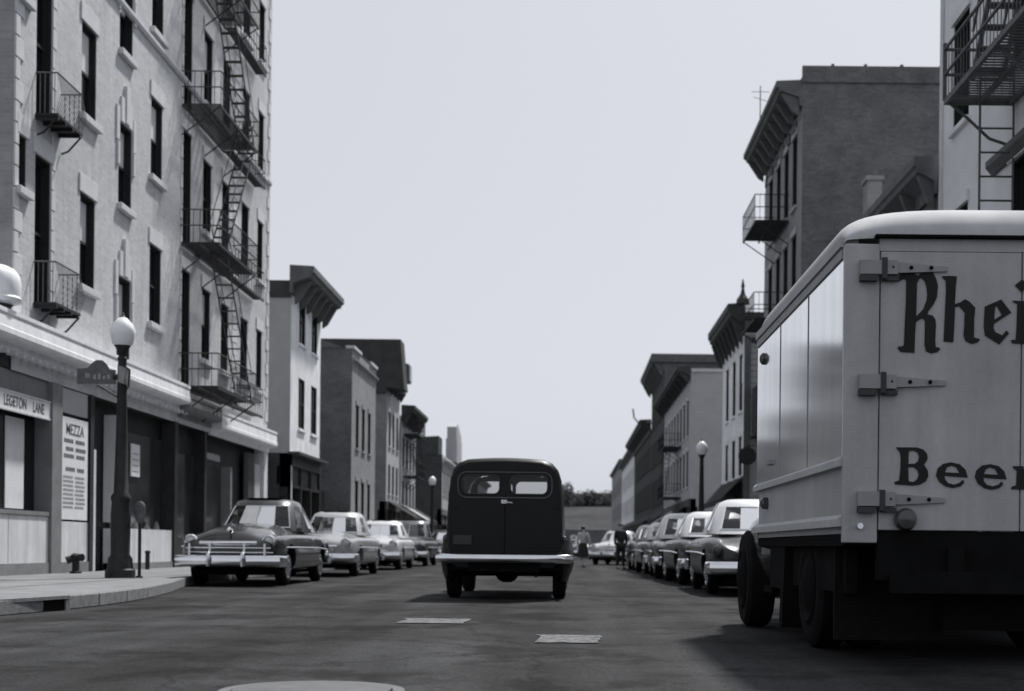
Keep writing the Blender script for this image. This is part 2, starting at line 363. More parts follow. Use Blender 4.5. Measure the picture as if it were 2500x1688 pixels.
road_o = bpy.data.objects['road']
def patch(pts, z, m, name):
    q = MB(); q.quad(*[(x, y, z) for x, y in pts]); return q.obj(name, m, road_o)
def wob(x0, x1, y0, y1, a, n=5):
    P = []
    for i in range(n): P.append((x0+(x1-x0)*i/n, y0+rnd.uniform(-a, a)))
    for i in range(n): P.append((x1+rnd.uniform(-a, a), y0+(y1-y0)*i/n))
    for i in range(n): P.append((x1-(x1-x0)*i/n, y1+rnd.uniform(-a, a)))
    for i in range(n): P.append((x0+rnd.uniform(-a, a), y1-(y1-y0)*i/n))
    return P
patch(wob(-1.66, -1.0, 12.75, 13.6, 0.035), 0.008, 'paint', 'road_marking')
patch(wob(-0.26, 0.27, 10.35, 11.25, 0.035), 0.008, 'paint', 'road_marking')
mh = thing('manhole_cover', 'round pale iron manhole cover at the lower edge of the roadway', 'manhole cover', (-1.3, 6.75, 0))
q = MB(); q.lathe([(0.40, 0.0), (0.40, 0.014), (0.37, 0.016)], (-1.3, 6.75, 0), 32); q.obj('lid', 'iron_pale', mh)
q = MB(); q.lathe([(0.47, 0.0), (0.47, 0.009), (0.41, 0.009), (0.41, 0.0)], (-1.3, 6.75, 0), 32); q.obj('rim', 'iron_grey', mh)
sd = thing('storm_drain', 'black storm drain opening in the curved kerb at the lower left', 'storm drain', (-5.86, 13.6, 0))
q = MB()
dd = Vector((-5.66-(-5.95), 14.6-12.95, 0)).normalized(); nn = Vector((dd.y, -dd.x, 0))
A = Vector((-5.98, 12.9, 0)); L = 1.75
def obox(mb, A, d, n, l0, l1, n0, n1, z0, z1):
    P = [A+d*l0+n*n0, A+d*l1+n*n0, A+d*l1+n*n1, A+d*l0+n*n1]
    mb.prism([(p.x, p.y) for p in P], z0, z1)
obox(q, A, dd, nn, 0.06, L-0.06, 0.05, 0.155, 0.008, 0.128); q.obj('inlet_dark', 'underside', sd)  # solid black block stands for the shade inside the drain
q = MB(); obox(q, A, dd, nn, 0, L, -0.3, 0.18, 0.128, 0.165); obox(q, A, dd, nn, -0.02, 0.06, 0, 0.175, 0, 0.128); obox(q, A, dd, nn, L-0.06, L+0.02, 0, 0.175, 0, 0.128)
q.obj('hood', 'kerb', sd)

# ------------------------------------------------------------------ hill beyond the end of the street
hl = MB()
nx, ny = 26, 12
def hz(x, y): 
    t = max(0, min(1, (y-245)/190)); return 14.5*t**1.2+1.0*math.sin(x*0.03)*t+0.7*math.sin(x*0.011+y*.02)*t
vsx = [(-260+520*i/nx, 240+420*j/ny) for j in range(ny+1) for i in range(nx+1)]
hl.add([(x, y, hz(x, y)-0.02) for x, y in vsx], [(j*(nx+1)+i, j*(nx+1)+i+1, (j+1)*(nx+1)+i+1, (j+1)*(nx+1)+i) for j in range(ny) for i in range(nx)])
tag(hl.obj('hill', 'grass', smooth=True), 'grassy hillside closing the far end of the street', kind='structure')
def tree_meshes(seed, h, rw):
    r = random.Random(seed); cr = MB()
    blobs = [(r.uniform(-.55, .55)*rw, r.uniform(-.55, .55)*rw, h*r.uniform(.15, .85), rw*r.uniform(.4, .65)) for _ in range(13)]
    for bx, by, bz, br in blobs:
        for _ in range(120):
            d = Vector((r.gauss(0, 1), r.gauss(0, 1), r.gauss(0, .8))).normalized()*br*r.uniform(.6, 1.05)
            c = Vector((bx, by, bz))+d; u = Vector((r.gauss(0, 1), r.gauss(0, 1), r.gauss(0, 1))).normalized(); v2 = u.orthogonal().normalized(); s = r.uniform(.25, .6)*rw*.16
            cr.quad(c-u*s-v2*s*.6, c+u*s-v2*s*.6, c+u*s+v2*s*.6, c-u*s+v2*s*.6)
    me = cr.mesh('crown'); me.materials.append(MAT['hazed_leaf'])
    tr = MB(); tr.tube((0, 0, -0.5), (0, 0, h*.55), .03*h, 7, .012*h)
    for k in range(5):
        a = r.uniform(0, 6.3); tr.tube((0, 0, h*.3+.04*k*h), (math.cos(a)*rw*.5, math.sin(a)*rw*.5, h*.6+.03*k*h), .012*h, 5, .005*h)
    me2 = tr.mesh('trunk'); me2.materials.append(MAT['bark']); return me, me2
TM = [tree_meshes(s, h, rw) for s, h, rw in ((1, 9, 4.6), (2, 5.8, 4.6), (3, 5.0, 4.6))]
tg = 'trees along the far hilltop'
for x, y, k, lb in [(-2, 430, 0, 'tallest round dark tree on the far hill just right of the van roof'), (4.5, 438, 1, 'low bushy tree on the far hill in the middle of the gap'), (9.2, 440, 2, 'low tree on the far hill close to the right buildings'),
                    (13.5, 436, 1, 'rightmost tree on the far hill against the house fronts'), (0.8, 445, 2, 'small tree on the far hill beside the tallest round one'),
                    (18, 440, 2, 'far hill tree partly behind the farthest right house')]:
    t = thing('tree', lb, 'tree', (x, y, hz(x, y)-1.7), tg)
    inst('crown', TM[k][0], t, WL[t.name]); inst('trunk', TM[k][1], t, WL[t.name])

# ------------------------------------------------------------------ buildings
WM = {}
def window(parent, s, Xf, yc, z0, w_, h, rec=0.16, frame='frame_dark', shade=False, muntin=0, name='window'):
    key = (s, round(w_, 2), round(h, 2), rec, frame, muntin)
    if key not in WM:
        q = MB(); a = w_/2
        X = lambda o0, o1: (min(s*o0, s*o1), max(s*o0, s*o1))
        d0, d1 = -rec, -0.012
        for (y0, y1, zz0, zz1) in ((-a, -a+.035, 0, h), (a-.035, a, 0, h), (-a+.035, a-.035, 0, .03), (-a+.035, a-.035, h-.035, h)):
            q.box(*X(d0, d1), y0, y1, zz0, zz1)                       # lining of the opening, coloured dark for the jamb's shade
        e0, e1 = -rec, -rec+.05
        for (y0, y1, zz0, zz1) in ((-a+.035, -a+.085, .03, h-.035), (a-.085, a-.035, .03, h-.035), (-a+.085, a-.085, .03, .09), (-a+.085, a-.085, h-.085, h-.035), (-a+.085, a-.085, h*.5-.025, h*.5+.03)):
            q.box(*X(e0, e1), y0, y1, zz0, zz1)
        for k in range(muntin):
            yy = -a+.085+(w_-.17)*(k+1)/(muntin+1); q.box(*X(e0+.01, e1-.012), yy-.014, yy+.014, .09, h*.5-.025); q.box(*X(e0+.01, e1-.012), yy-.014, yy+.014, h*.5+.03, h-.085)
        fm = q.mesh('window'); fm.materials.append(mt(frame))
        q = MB(); q.box(*X(-rec-.03, -rec+.008), -a+.03, a-.03, .025, h-.03); pm = q.mesh('pane'); pm.materials.append(MAT['pane'])
        q = MB(); q.box(*X(-rec+.010, -rec+.018), -a+.086, a-.086, h*.5+.032, h-.087); sm = q.mesh('shade'); sm.materials.append(MAT['shade'])
        WM[key] = (fm, pm, sm)
    fm, pm, sm = WM[key]; at = (Xf, yc, z0)
    o = inst(name, fm, parent, at); inst('pane', pm, o, at)
    if shade: inst('shade', sm, o, at)
    return o
def facade(mb, s, Xf, y0, y1, z0, z1, holes, rec):
    ys = sorted({y0, y1, *[h[0] for h in holes], *[h[1] for h in holes]}); zs = sorted({z0, z1, *[h[2] for h in holes], *[h[3] for h in holes]})
    ys = [y for y in ys if y0 <= y <= y1]; zs = [z for z in zs if z0 <= z <= z1]
    for a, b in zip(ys, ys[1:]):
        for c, d in zip(zs, zs[1:]):
            my, mz = (a+b)/2, (c+d)/2
            if any(h[0] < my < h[1] and h[2] < mz < h[3] for h in holes): continue
            mb.quad((Xf, a, c), (Xf, b, c), (Xf, b, d), (Xf, a, d))
    xi = Xf-s*(rec+.02)
    for a, b, c, d in holes:
        mb.quad((Xf, a, c), (xi, a, c), (xi, a, d), (Xf, a, d)); mb.quad((Xf, b, c), (xi, b, c), (xi, b, d), (Xf, b, d))
        mb.quad((Xf, a, c), (Xf, b, c), (xi, b, c), (xi, a, c)); mb.quad((Xf, a, d), (Xf, b, d), (xi, b, d), (xi, a, d))
BOXM = {}
def bit(name, m, parent, size, at, bevel=0.0):        # shared little block, centred in y, from its lower back edge
    key = (name, m, size)
    if key not in BOXM:
        q = MB(); q.box(*size); BOXM[key] = q.mesh(name, bevel=bevel); BOXM[key].materials.append(mt(m))
    return inst(name, BOXM[key], parent, at)
def shell(b, s, Xf, y0, y1, h, depth, wall, side, holes, rec=0.16, roofm='roof', z0=0.0, parapet=0.0):
    q = MB(); facade(q, s, Xf, y0, y1, z0, h, holes, rec); q.obj('facade_wall', wall, b)
    xb = Xf-s*depth; q = MB()
    for yy in (y0, y1): q.quad((Xf, yy, z0), (xb, yy, z0), (xb, yy, h), (Xf, yy, h))
    q.quad((xb, y0, z0), (xb, y1, z0), (xb, y1, h), (xb, y0, h)); q.obj('side_wall', side, b)
    q = MB(); q.quad((Xf, y0, h-parapet), (xb, y0, h-parapet), (xb, y1, h-parapet), (Xf, y1, h-parapet)); q.obj('roof', roofm, b)
def cornice(b, s, Xf, y0, y1, zb, zt, proj, m, brk=0, ret=0.0, mb_=None):
    P = [(0.0, zb), (.10*proj, zb), (.14*proj, zb+.35*(zt-zb)), (.55*proj, zb+.5*(zt-zb)), (.85*proj, zb+.6*(zt-zb)), (.9*proj, zb+.72*(zt-zb)), (proj, zb+.78*(zt-zb)), (proj, zt), (0.0, zt+.04)]
    q = MB(); q.extr([(Xf+s*(x+.004), z) for x, z in P], y0-ret-.004, y1+ret+.004); o = q.obj('cornice', m, b)
    if brk:
        for k in range(brk):
            yc = y0+.15+(y1-y0-.3)*k/(brk-1); hh = zt-zb
            key = ('bracket', s, round(proj, 2), round(hh, 2), m)
            if key not in BOXM:
                e = MB(); e.extr([(s*x, z) for x, z in [(0.012, -.35*hh), (.25*proj, -.2*hh), (.7*proj, .52*hh), (0.012, .52*hh)]], -.07, .07); BOXM[key] = e.mesh('bracket'); BOXM[key].materials.append(mt(mb_ or m))
            inst('bracket', BOXM[key], b, (Xf+s*.1*proj, yc, zb))
    return o
def shopfront(b, s, Xf, y0, y1, zt, bays, fm='dark_wood', base='dark_wood', fas='cornice_dark', rec=.35):
    """glazed ground floor: stall riser, piers, plate glass, transom, fascia"""
    X = lambda o0, o1: (min(Xf+s*o0, Xf+s*o1), max(Xf+s*o0, Xf+s*o1))
    q = MB(); q.box(*X(-rec, .03), y0, y1, .146, .75); q.obj('stall_riser', base, b)
    q = MB(); n = bays; wd = (y1-y0)/n
    for k in range(n+1):
        yy = min(max(y0+k*wd, y0+.07), y1-.07); q.box(*X(-rec, .05), yy-.07, yy+.07, .75, zt)
    q.box(*X(-rec, .02), y0, y1, zt-.75, zt-.65); q.obj('shop_frame', fm, b)
    for k in range(n):
        q = MB(); q.box(*X(-rec-.02, -rec+.1), y0+k*wd+.07, y0+(k+1)*wd-.07, .75, zt-.75); q.obj('shop_window', 'pane', b)
    q = MB(); q.box(*X(-rec-.1, -.05), y0, y1, zt-.65, zt); q.box(*X(-.05, .06), y0, y1, zt, zt+.45); q.obj('fascia', fas, b)
def awning(label, s, Xf, y0, y1, z0, z1, proj, m, grp=None):
    t = thing('awning', label, 'awning', (Xf, (y0+y1)/2, z0), grp)
    q = MB(); q.extr([(Xf+s*.02, z1), (Xf+s*.02, z1-.05), (Xf+s*(proj-.02), z0), (Xf+s*proj, z0+.02)], y0, y1); q.obj('canopy', m, t)
    q = MB(); q.box(*sorted((Xf+s*(proj-.025), Xf+s*(proj-.004))), y0, y1, z0-.2, z0+.005); q.obj('valance', m, t)
    q = MB()
    for yy in (y0+.05, y1-.05): q.tube((Xf+s*.03, yy, z0), (Xf+s*(proj-.03), yy, z0), .018)
    q.obj('frame', 'iron', t); return t

# ---- L1: the big pale tenement on the left
XL = -9.9
T = thing('apartment_building', 'tall pale brick tenement on the left corner with stone lintels and shops below', 'building', (XL, 33, 0))
S3 = 3.45
holes = []; wins = []
def addw(yc, z0, w_, h, sh=False, kind='n', col=0):
    holes.append((yc-w_/2, yc+w_/2, z0, z0+h)); wins.append((yc, z0, w_, h, sh, kind, col))
for f in range(4):
    dz = f*S3
    addw(23.78, 7.1+dz if f else 7.1, .34, .95, False, 'c0')
    if f == 0: addw(24.72, 5.12, .72, 2.8, False, 'c1')
    else: addw(24.72, 8.65+(f-1)*S3, .72, 2.8, False, 'c1')
    addw(27.02, 5.95+dz, .82, 1.87, True, 'n'); addw(31.45, 5.95+dz, .86, 1.85, f != 0, 'n')
    if f < 4: addw(29.25, 4.8+f*3.37, .86, 1.8, True, 'stair')
    addw(33.95, 4.85+f*3.55, .75, 2.9, False, 'door'); addw(35.85, 5.72+dz, .8, 1.9, False, 'n'); addw(37.8, 5.68+dz, .78, 1.9, False, 'n')
    addw(40.05, 5.68+dz, .85, 1.88, False, 'n'); addw(42.0, 5.66+dz, .7, 1.87, False, 'n')
q = MB(); facade(q, 1, XL, 23.4, 43.25, 3.8, 19.6, holes, .17); q.obj('facade_wall', 'pale_brick', T)
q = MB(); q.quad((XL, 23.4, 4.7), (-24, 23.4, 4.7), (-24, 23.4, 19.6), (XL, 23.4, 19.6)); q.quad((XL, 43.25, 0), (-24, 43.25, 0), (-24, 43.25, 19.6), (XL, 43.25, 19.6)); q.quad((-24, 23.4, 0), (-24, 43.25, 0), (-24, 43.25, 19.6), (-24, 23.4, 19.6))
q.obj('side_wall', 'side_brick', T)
q = MB(); q.box(-24.1, XL+.03, 23.35, 43.3, 19.6, 19.9); q.obj('parapet', 'limestone', T)
q = MB(); q.quad((XL-.3, 20.5, 4.72), (-24, 20.5, 4.72), (-24, 23.41, 4.72), (XL-.3, 23.41, 4.72)); q.obj('roof', 'roof', T)
for yc, z0, w_, h, sh, kind, col in wins:
    window(T, 1, XL, yc, z0, w_, h, rec=.17 if kind != 'n' else rnd.choice((.15, .17)), shade=sh or (kind == 'n' and rnd.random() < .35))
    if kind in ('n', 'c0', 'c1'):
        lw = w_/2+.10
        bit('lintel', 'limestone', T, (-.06, .035, -lw, lw, 0, .36), (XL, yc, z0+h+.003), .01)
        if kind != 'c1': bit('sill', 'limestone', T, (-.10, .11, -lw-.04, lw+.04, -.14, 0), (XL, yc, z0-.003), .012)
    elif kind == 'stair':
        bit('lintel', 'limestone', T, (-.06, .045, -.36, .36, 0, .55), (XL, yc, z0+h+.003), .01)
        bit('keystone', 'limestone', T, (-.05, .075, -.12, .12, .02, .85), (XL, yc, z0+h+.003), .01)
        for sg in (-1, 1):
            bit('jamb_stone', 'limestone', T, (-.05, .04, -.09, .09, 0, .75), (XL, yc+sg*(w_/2+.11), z0+h-.45), .01)
            bit('jamb_stone', 'limestone', T, (-.05, .05, -.06, .06, 0, .5), (XL, yc+sg*(w_/2+.08), z0+h-.98), .01)
        bit('sill', 'limestone', T, (-.10, .11, -.5, .5, -.14, 0), (XL, yc, z0-.003), .012)
        if z0 < 6: pass
    elif kind == 'door':
        bit('lintel', 'limestone', T, (-.06, .035, -.5, .5, 0, .3), (XL, yc, z0+h+.003), .01)
for zz in (12.45, 19.2):
    q = MB(); q.extr([(XL-.02, zz), (XL+.05, zz), (XL+.09, zz+.06), (XL+.09, zz+.13), (XL-.02, zz+.16)], 23.42, 43.24); q.obj('belt_course', 'limestone', T)
z = 4.75; k = 0
while z < 19.3:                         # corner stones on both ends of the front
    for yy, dy in ((23.4, 1), (43.25, -1)):
        ln = .36 if k % 2 == 0 else .2
        if dy > 0 and (7.0 < z < 8.2 or False): ln = .18
        bit('quoin', 'limestone', T, (-.05, .03, 0 if dy > 0 else -ln, ln if dy > 0 else 0, 0, .36), (XL, yy+dy*.004, z), .012)
    bit('quoin', 'limestone', T, (-.05, .022, 0, .12 if k % 2 else .2, 0, .36), (XL, 25.09, z), .012)
    bit('quoin', 'limestone', T, (-.05, .022, -.3 if k % 2 else -.2, .3 if k % 2 else .2, 0, .36), (XL, 38.88, z), .012)
    bit('quoin', 'limestone', T, (-.05, .022, -.17 if k % 2 else -.1, 0, 0, .36), (XL, 33.56, z), .012)
    z += .385; k += 1
# shop cornice of sheet metal, in two bright lengths with a dull piece between
def shop_cornice(y0, y1, zb, zt, m):
    P = [(-.05, zb-.16), (.04, zb-.16), (.05, zb-.02), (.30, zb), (.34, zb+.05), (.34, zb+.14), (.325, zb+.155), (.31, zt-.12), (.295, zt-.105), (.33, zt-.07), (.33, zt), (-.05, zt+.1)]
    q = MB(); q.extr([(XL+x, z_) for x, z_ in P], y0, y1); q.obj('shop_cornice', m, T)
shop_cornice(20.5, 33.35, 4.26, 4.72, 'cornice_white')
shop_cornice(33.36, 36.4, 4.1, 4.5, 'pilaster')
shop_cornice(36.41, 43.3, 3.92, 4.42, 'cornice_white')
q = MB(); q.lathe([(.30, 4.83), (.43, 4.86), (.45, 4.93), (.41, 4.97), (.42, 5.02), (.43, 5.2), (.40, 5.34), (.32, 5.44), (.2, 5.5), (.02, 5.53)], (XL-.02, 22.75, 0), 24); q.obj('corner_drum', 'cornice_white', T, smooth=True)
q = MB(); q.lathe([(.1, 4.6), (.30, 4.83)], (XL-.02, 22.75, 0), 20); q.obj('drum_base', 'cornice_dark', T, smooth=True)
q = MB()
for k in range(38):
    yy = 20.7+k*.345
    q.box(XL+.03, XL+.2, yy, yy+.1, 4.02, 4.095)
o = q.obj('dentil', 'limestone', T); o['kind'] = 'stuff'
q = MB(); q.box(XL-.5, XL-.02, 20.5, 43.2, 3.82, 4.1); q.obj('shop_fascia', 'dark_wood', T)
q = MB(); q.box(XL-.9, XL-.35, 20.5, 43.0, .146, 3.82); q.obj('shop_recess', 'dark_wood', T)
# left shop
def slab(name, m, o0, o1, y0, y1, z0, z1, par=None, bev=0): 
    q = MB(); q.box(XL+o0, XL+o1, y0, y1, z0, z1); return q.obj(name, m, par or T, bevel=bev)
slab('base_panel', 'white_panel', -.3, .0, 20.5, 23.35, .146, 1.24, bev=.01)
slab('base_panel', 'white_panel', -.3, .0, 23.37, 25.15, .146, 1.24, bev=.01)
slab('base_panel', 'white_panel', -.3, .0, 25.66, 27.25, .146, 1.16, bev=.01)
slab('plinth', 'concrete', -.3, .03, 20.5, 27.3, .14, .36)
slab('shop_window', 'pane', -.32, -.26, 20.5, 25.1, 1.3, 3.05)
slab('sill_rail', 'pilaster', -.3, .03, 20.5, 25.15, 1.245, 1.32)
slab('transom', 'pilaster', -.3, -.04, 20.5, 25.15, 3.42, 3.8)
slab('pilaster', 'pilaster', -.3, .06, 25.16, 25.65, .146, 3.8)
slab('transom', 'grey_stucco', -.3, -.02, 25.66, 27.2, 3.3, 3.78)
slab('blind', 'poster', -.25, -.23, 23.75, 24.55, 1.36, 3.02)
slab('corner_post', 'dark_wood', -.3, .04, 27.22, 27.42, .146, 3.8)
slab('door_post', 'limestone', -.35, -.05, 27.55, 27.8, .146, 2.7)
slab('door', 'dark_wood', -.5, -.36, 27.85, 28.75, .146, 2.6)
slab('door_post', 'limestone', -.32, -.02, 29.0, 29.28, 1.2, 3.55)
slab('base_panel', 'white_panel', -.3, .0, 28.95, 33.0, .146, 1.06, bev=.01)
slab('plinth', 'concrete', -.3, .025, 28.95, 33.05, .14, .3)
slab('shop_window', 'shop_pane', -.33, -.27, 29.3, 33.0, 1.1, 3.3)
slab('column', 'dark_wood', -.3, .05, 33.02, 33.3, .146, 3.8)
slab('shop_window', 'shop_pane', -.33, -.27, 34.2, 38.6, .9, 3.1)
slab('stall_riser', 'dark_wood', -.3, -.02, 33.3, 41.3, .146, .9)
slab('column', 'dark_wood', -.3, .0, 35.9, 36.1, .146, 3.8)
slab('transom_light', 'ink_faint', -.3, -.2, 36.7, 38.2, 3.12, 3.3)
slab('column', 'pilaster', -.3, .0, 38.65, 38.82, .146, 3.0)
slab('door', 'dark_wood', -.45, -.36, 39.0, 40.2, .146, 2.7)
slab('corner_pier', 'limestone', -.3, .03, 42.75, 43.24, .146, 3.82)
slab('side_window', 'frame_light', -.28, -.06, 41.9, 42.7, .146, 3.3)
# drapery tied at the end window
q = MB()
for k in range(9):
    yy = 41.0+k*.1; a = (k % 2)*.05
    q.extrx([(yy, 3.6), (yy+.1, 3.6), (yy+.1+.012*k, 1.9), (yy+.06+.05*(k-4)*.4, 1.0), (yy-.02+.05*(k-4)*.4, 1.0), (yy+.012*k, 1.9)], XL-.2+a, XL-.12+a)
q.obj('curtain', 'cloth_mid', T)
# signs and bills in the shop windows (flat printed things)
def sign_yz(name, label, cat, y0, y1, z0, z1, x, m='poster', grp=None):
    t = thing(name, label, cat, (x, (y0+y1)/2, z0), grp)
    q = MB(); q.box(x-.03, x, y0, y1, z0, z1); q.obj('board', m, t); return t
def put_text(parent, txt, size, yc, zc, x, m, sx=1.0, name='lettering'):
    me = text_mesh(txt, size, .002, name, sx); me.materials.append(mt(m))
    o = inst(name, me, parent, (x+.004, yc, zc)); o.rotation_euler = (R(90), 0, R(90)); return o
sg = sign_yz('shop_sign', 'long white signboard with faded capital lettering over the left shop window', 'sign', 20.6, 25.14, 3.06, 3.42, XL+.02)
put_text(sg, 'LEGETON', .27, 23.55, 3.235, XL+.02, 'ink', .82); put_text(sg, 'LANE', .27, 24.58, 3.23, XL+.02, 'ink', .8)
q = MB(); 
for a in ((20.6, 25.14, 3.06, 3.09), (20.6, 25.14, 3.39, 3.42)): q.box(XL+.02, XL+.035, *a)
q.obj('border', 'white_panel', sg)
pn = sign_yz('menu_board', 'tall white painted panel with a column of faded lettering left of the lamp post', 'sign', 25.74, 27.14, 1.2, 3.22, XL+.01)
put_text(pn, 'MEZZA', .31, 26.43, 2.98, XL+.01, 'ink', .95)
q = MB()
for r_, zz in enumerate((2.72, 2.56, 2.42, 2.16)):
    y = 25.86+(.1 if r_ % 2 else 0)
    while y < 26.95:
        wd = rnd.uniform(.05, .1); q.box(XL+.011, XL+.014, y, y+wd, zz, zz+.075); y += wd+.025
        if abs(y-26.42) < .06: y += .1
q.obj('lettering', 'ink', pn)['kind'] = 'stuff'
q = MB()
for r_ in range(8):
    zz = 2.02-r_*.085; y = 25.84
    while y < 26.95:
        wd = rnd.uniform(.04, .09); q.box(XL+.011, XL+.014, y, y+wd, zz, zz+.045); y += wd+.02
        if abs(y-26.4) < .06: y += .09
q.obj('small_lettering', 'ink_faint', pn)['kind'] = 'stuff'
for y0, y1, z0, z1, lb in ((30.55, 31.15, 2.3, 3.05, 'upper white bill hanging in the shop window right of the lamp post'), (29.75, 30.3, 2.05, 2.5, 'lower white bill tilted in the shop window right of the lamp post')):
    t = sign_yz('window_bill', lb, 'poster', y0, y1, z0, z1, XL-.22, grp='bills in the shop window')
    q = MB()
    for r_ in range(4): q.box(XL-.22, XL-.218, y0+.08, y1-.08, z0+.1+r_*(z1-z0-.2)/4, z0+.13+r_*(z1-z0-.2)/4)
    q.obj('print', 'ink_faint', t)['kind'] = 'stuff'
for k, (yy, hh) in enumerate(((30.6, .3), (31.4, .22), (32.1, .34))):
    t = thing('window_display', ('small pale pyramid of goods at the left end of the shop window shelf', 'low pale heap of goods in the middle of the shop window shelf', 'taller pale pyramid of goods at the right end of the shop window shelf')[k], 'goods', (XL-.15, yy, 1.075), 'goods on the window shelf')
    q = MB(); q.lathe([(.18, 1.075), (.16, 1.12), (.12, 1.07+hh*.35), (.05, 1.075+hh*.6)], (XL-.12, yy, 0), 8, scale=(.4, 1)); q.obj('stack', 'cloth_mid', t)
slab('window_shelf', 'white_panel', -.26, .0, 29.3, 33.0, 1.06, 1.075)
# small iron balconies on the second window column
def balconette(yc, z0, lab):
    t = thing('balcony', lab, 'balcony', (XL, yc, z0), 'iron balconettes on the second window column')
    q = MB(); q.box(XL, XL+.42, yc-.62, yc+.62, z0, z0+.05)
    for k in range(4): q.box(XL, XL+.42, yc-.6+k*.36, yc-.55+k*.36, z0-.06, z0)
    q.obj('floor', 'iron', t)
    for yy in (yc-.6, yc+.6):
        q = MB(); q.path([(XL+.02, yy, z0-.35), (XL+.15, yy, z0-.3), (XL+.4, yy, z0-.02)], .02); q.obj('bracket', 'iron', t)
    q = MB(); P = []
    for k in range(17):
        a = -.6+1.2*k/16; P.append((XL+.40, yc+a))
    for (x, y) in P: q.path([(x, y, z0+.05), (x+.10, y, z0+.35), (x, y, z0+.8)], .006, 4)
    for yy in (yc-.6, yc+.6):
        for j in range(4): q.tube((XL+.08+.09*j, yy, z0+.05), (XL+.08+.09*j, yy, z0+.8), .008, 4)
    q.path([(XL, yc-.6, z0+.8), (XL+.4, yc-.6, z0+.8), (XL+.4, yc+.6, z0+.8), (XL, yc+.6, z0+.8)], .016)
    q.obj('railing', 'iron_grey', t); return t
balconette(24.95, 5.12, 'iron balconette in front of the tall window just above the white shop cornice')
balconette(24.95, 8.6, 'iron balconette two storeys above the shop with a dark double sill under it')
# fire escape
def fire_escape(label, s, Xf, y0, y1, y2, levels, proj, th, far=0.32, grp='fire escapes', m='iron', stairs=True, cat='fire escape', ladder=None):
    t = thing('fire_escape', label, cat, (Xf, y0, levels[0]), grp)
    X = lambda o: Xf+s*o
    for li, z0 in enumerate(levels):
        q = MB()
        for k in range(int((y1-y0)/.11)):
            yy = y0+k*.11; q.box(*sorted((X(.02), X(proj))), yy, yy+.045, z0+.012, z0+.03)
        for o in (.05, proj*.5, proj-.02): q.box(*sorted((X(o-.02), X(o+.02))), y0, y1, z0-.05, z0)
        if y2 > y1:
            for k in range(int((y2-y1)/.14)): q.box(*sorted((X(.02), X(far))), y1+k*.14, y1+k*.14+.06, z0, z0+.03)
            q.box(*sorted((X(far-.02), X(far+.02))), y1, y2, z0-.05, z0)
        q.obj('platform', m, t)
        q = MB()
        for zz in (z0+.45, z0+.85):
            q.path([(X(0), y0, zz), (X(proj), y0, zz), (X(proj), y1, zz)], .017, 5)
            if y2 > y1: q.path([(X(proj), y1, zz), (X(far), y1, zz), (X(far), y2, zz), (X(0), y2, zz)], .016, 5)
            else: q.path([(X(proj), y1, zz), (X(0), y1, zz)], .016, 5)
        n = int(proj/.15)
        for k in range(1, n+1): q.tube((X(k*proj/n), y0, z0), (X(k*proj/n), y0, z0+.85), .010, 4)
        n = int((y1-y0)/.16)
        for k in range(n+1): q.tube((X(proj), y0+(y1-y0)*k/n, z0), (X(proj), y0+(y1-y0)*k/n, z0+.85), .009, 4)
        if y2 > y1:
            n = int((y2-y1)/.3)
            for k in range(n+1): q.tube((X(far), y1+(y2-y1)*k/n, z0), (X(far), y1+(y2-y1)*k/n, z0+.85), .009, 4)
        q.obj('railing', m, t)
        for yy in (y0+.05, (y0+y1)/2, y1-.05):
            q = MB(); q.tube((X(0), yy, z0-.75), (X(proj-.05), yy, z0-.03), .02, 5); q.obj('bracket', m, t)
        if stairs and li+1 < len(levels):
            z1 = levels[li+1]; ya, yb = (y1-.2, y0+.9) if li % 2 == 0 else (y0+.9, y1-.2)
            q = MB()
            for o in (proj-.48, proj-.06): q.tube((X(o), ya, z0+.03), (X(o), yb, z1), .022, 4); q.tube((X(o), ya, z0+.8), (X(o), yb, z1+.75), .012, 4)
            for k in range(12):
                f = (k+.5)/12; yy = ya+(yb-ya)*f; zz = z0+(z1-z0)*f; q.box(*sorted((X(proj-.48), X(proj-.06))), yy-.08, yy+.08, zz-.01, zz+.01)
            q.obj('stair', m, t)
    return t
fire_escape('black iron fire escape with stacked platforms on the pale tenement at left', 1, XL, 33.42, 37.4, 41.2, [4.72, 8.35, 11.85, 15.35], 1.0, .03, m='iron_fe')

# ---- street furniture, left
def street_lamp(x, y, lab, zb=.146, sign=False):
    t = thing('street_lamp', lab, 'street lamp', (x, y, zb), 'street lamps with opal globes')
    q = MB()
    q.lathe([(.25, zb), (.25, zb+.14), (.215, zb+.17), (.2, zb+.34), (.16, zb+.40), (.165, zb+1.1), (.15, zb+1.3), (.165, zb+1.34), (.165, zb+1.4), (.12, zb+1.46), (.095, zb+2.4), (.07, 3.86), (.085, 3.9), (.06, 3.94), (.11, 4.08), (.14, 4.12)], (x, y, 0), 16); q.obj('post', 'iron', t, smooth=True)
    q = MB(); q.lathe([(.135, 4.12), (.17, 4.16), (.2, 4.3), (.215, 4.38), (.16, 4.5), (.08, 4.585), (.05, 4.6)], (x, y, 0), 20); q.obj('globe', 'globe', t, smooth=True)
    q = MB(); q.lathe([(.055, 4.6), (.03, 4.635), (.02, 4.67), (.004, 4.7)], (x, y, 0), 10); q.obj('finial', 'iron_pale', t)
    return t
lx, ly = -7.66, 22.6
street_lamp(lx, ly, 'black iron street lamp with pale globe nearest on the left pavement, carrying a street sign')
ss = thing('street_sign', 'dark humped street name sign on a bracket of the nearest left lamp post', 'street sign', (lx, ly, 3.5), 'street name signs')
hump = [(-.95, 0), (-.95, .3), (-.72, .32), (-.66, .40), (-.55, .48), (-.42, .48), (-.32, .40), (-.26, .3), (-.13, .28), (-.13, 0)]
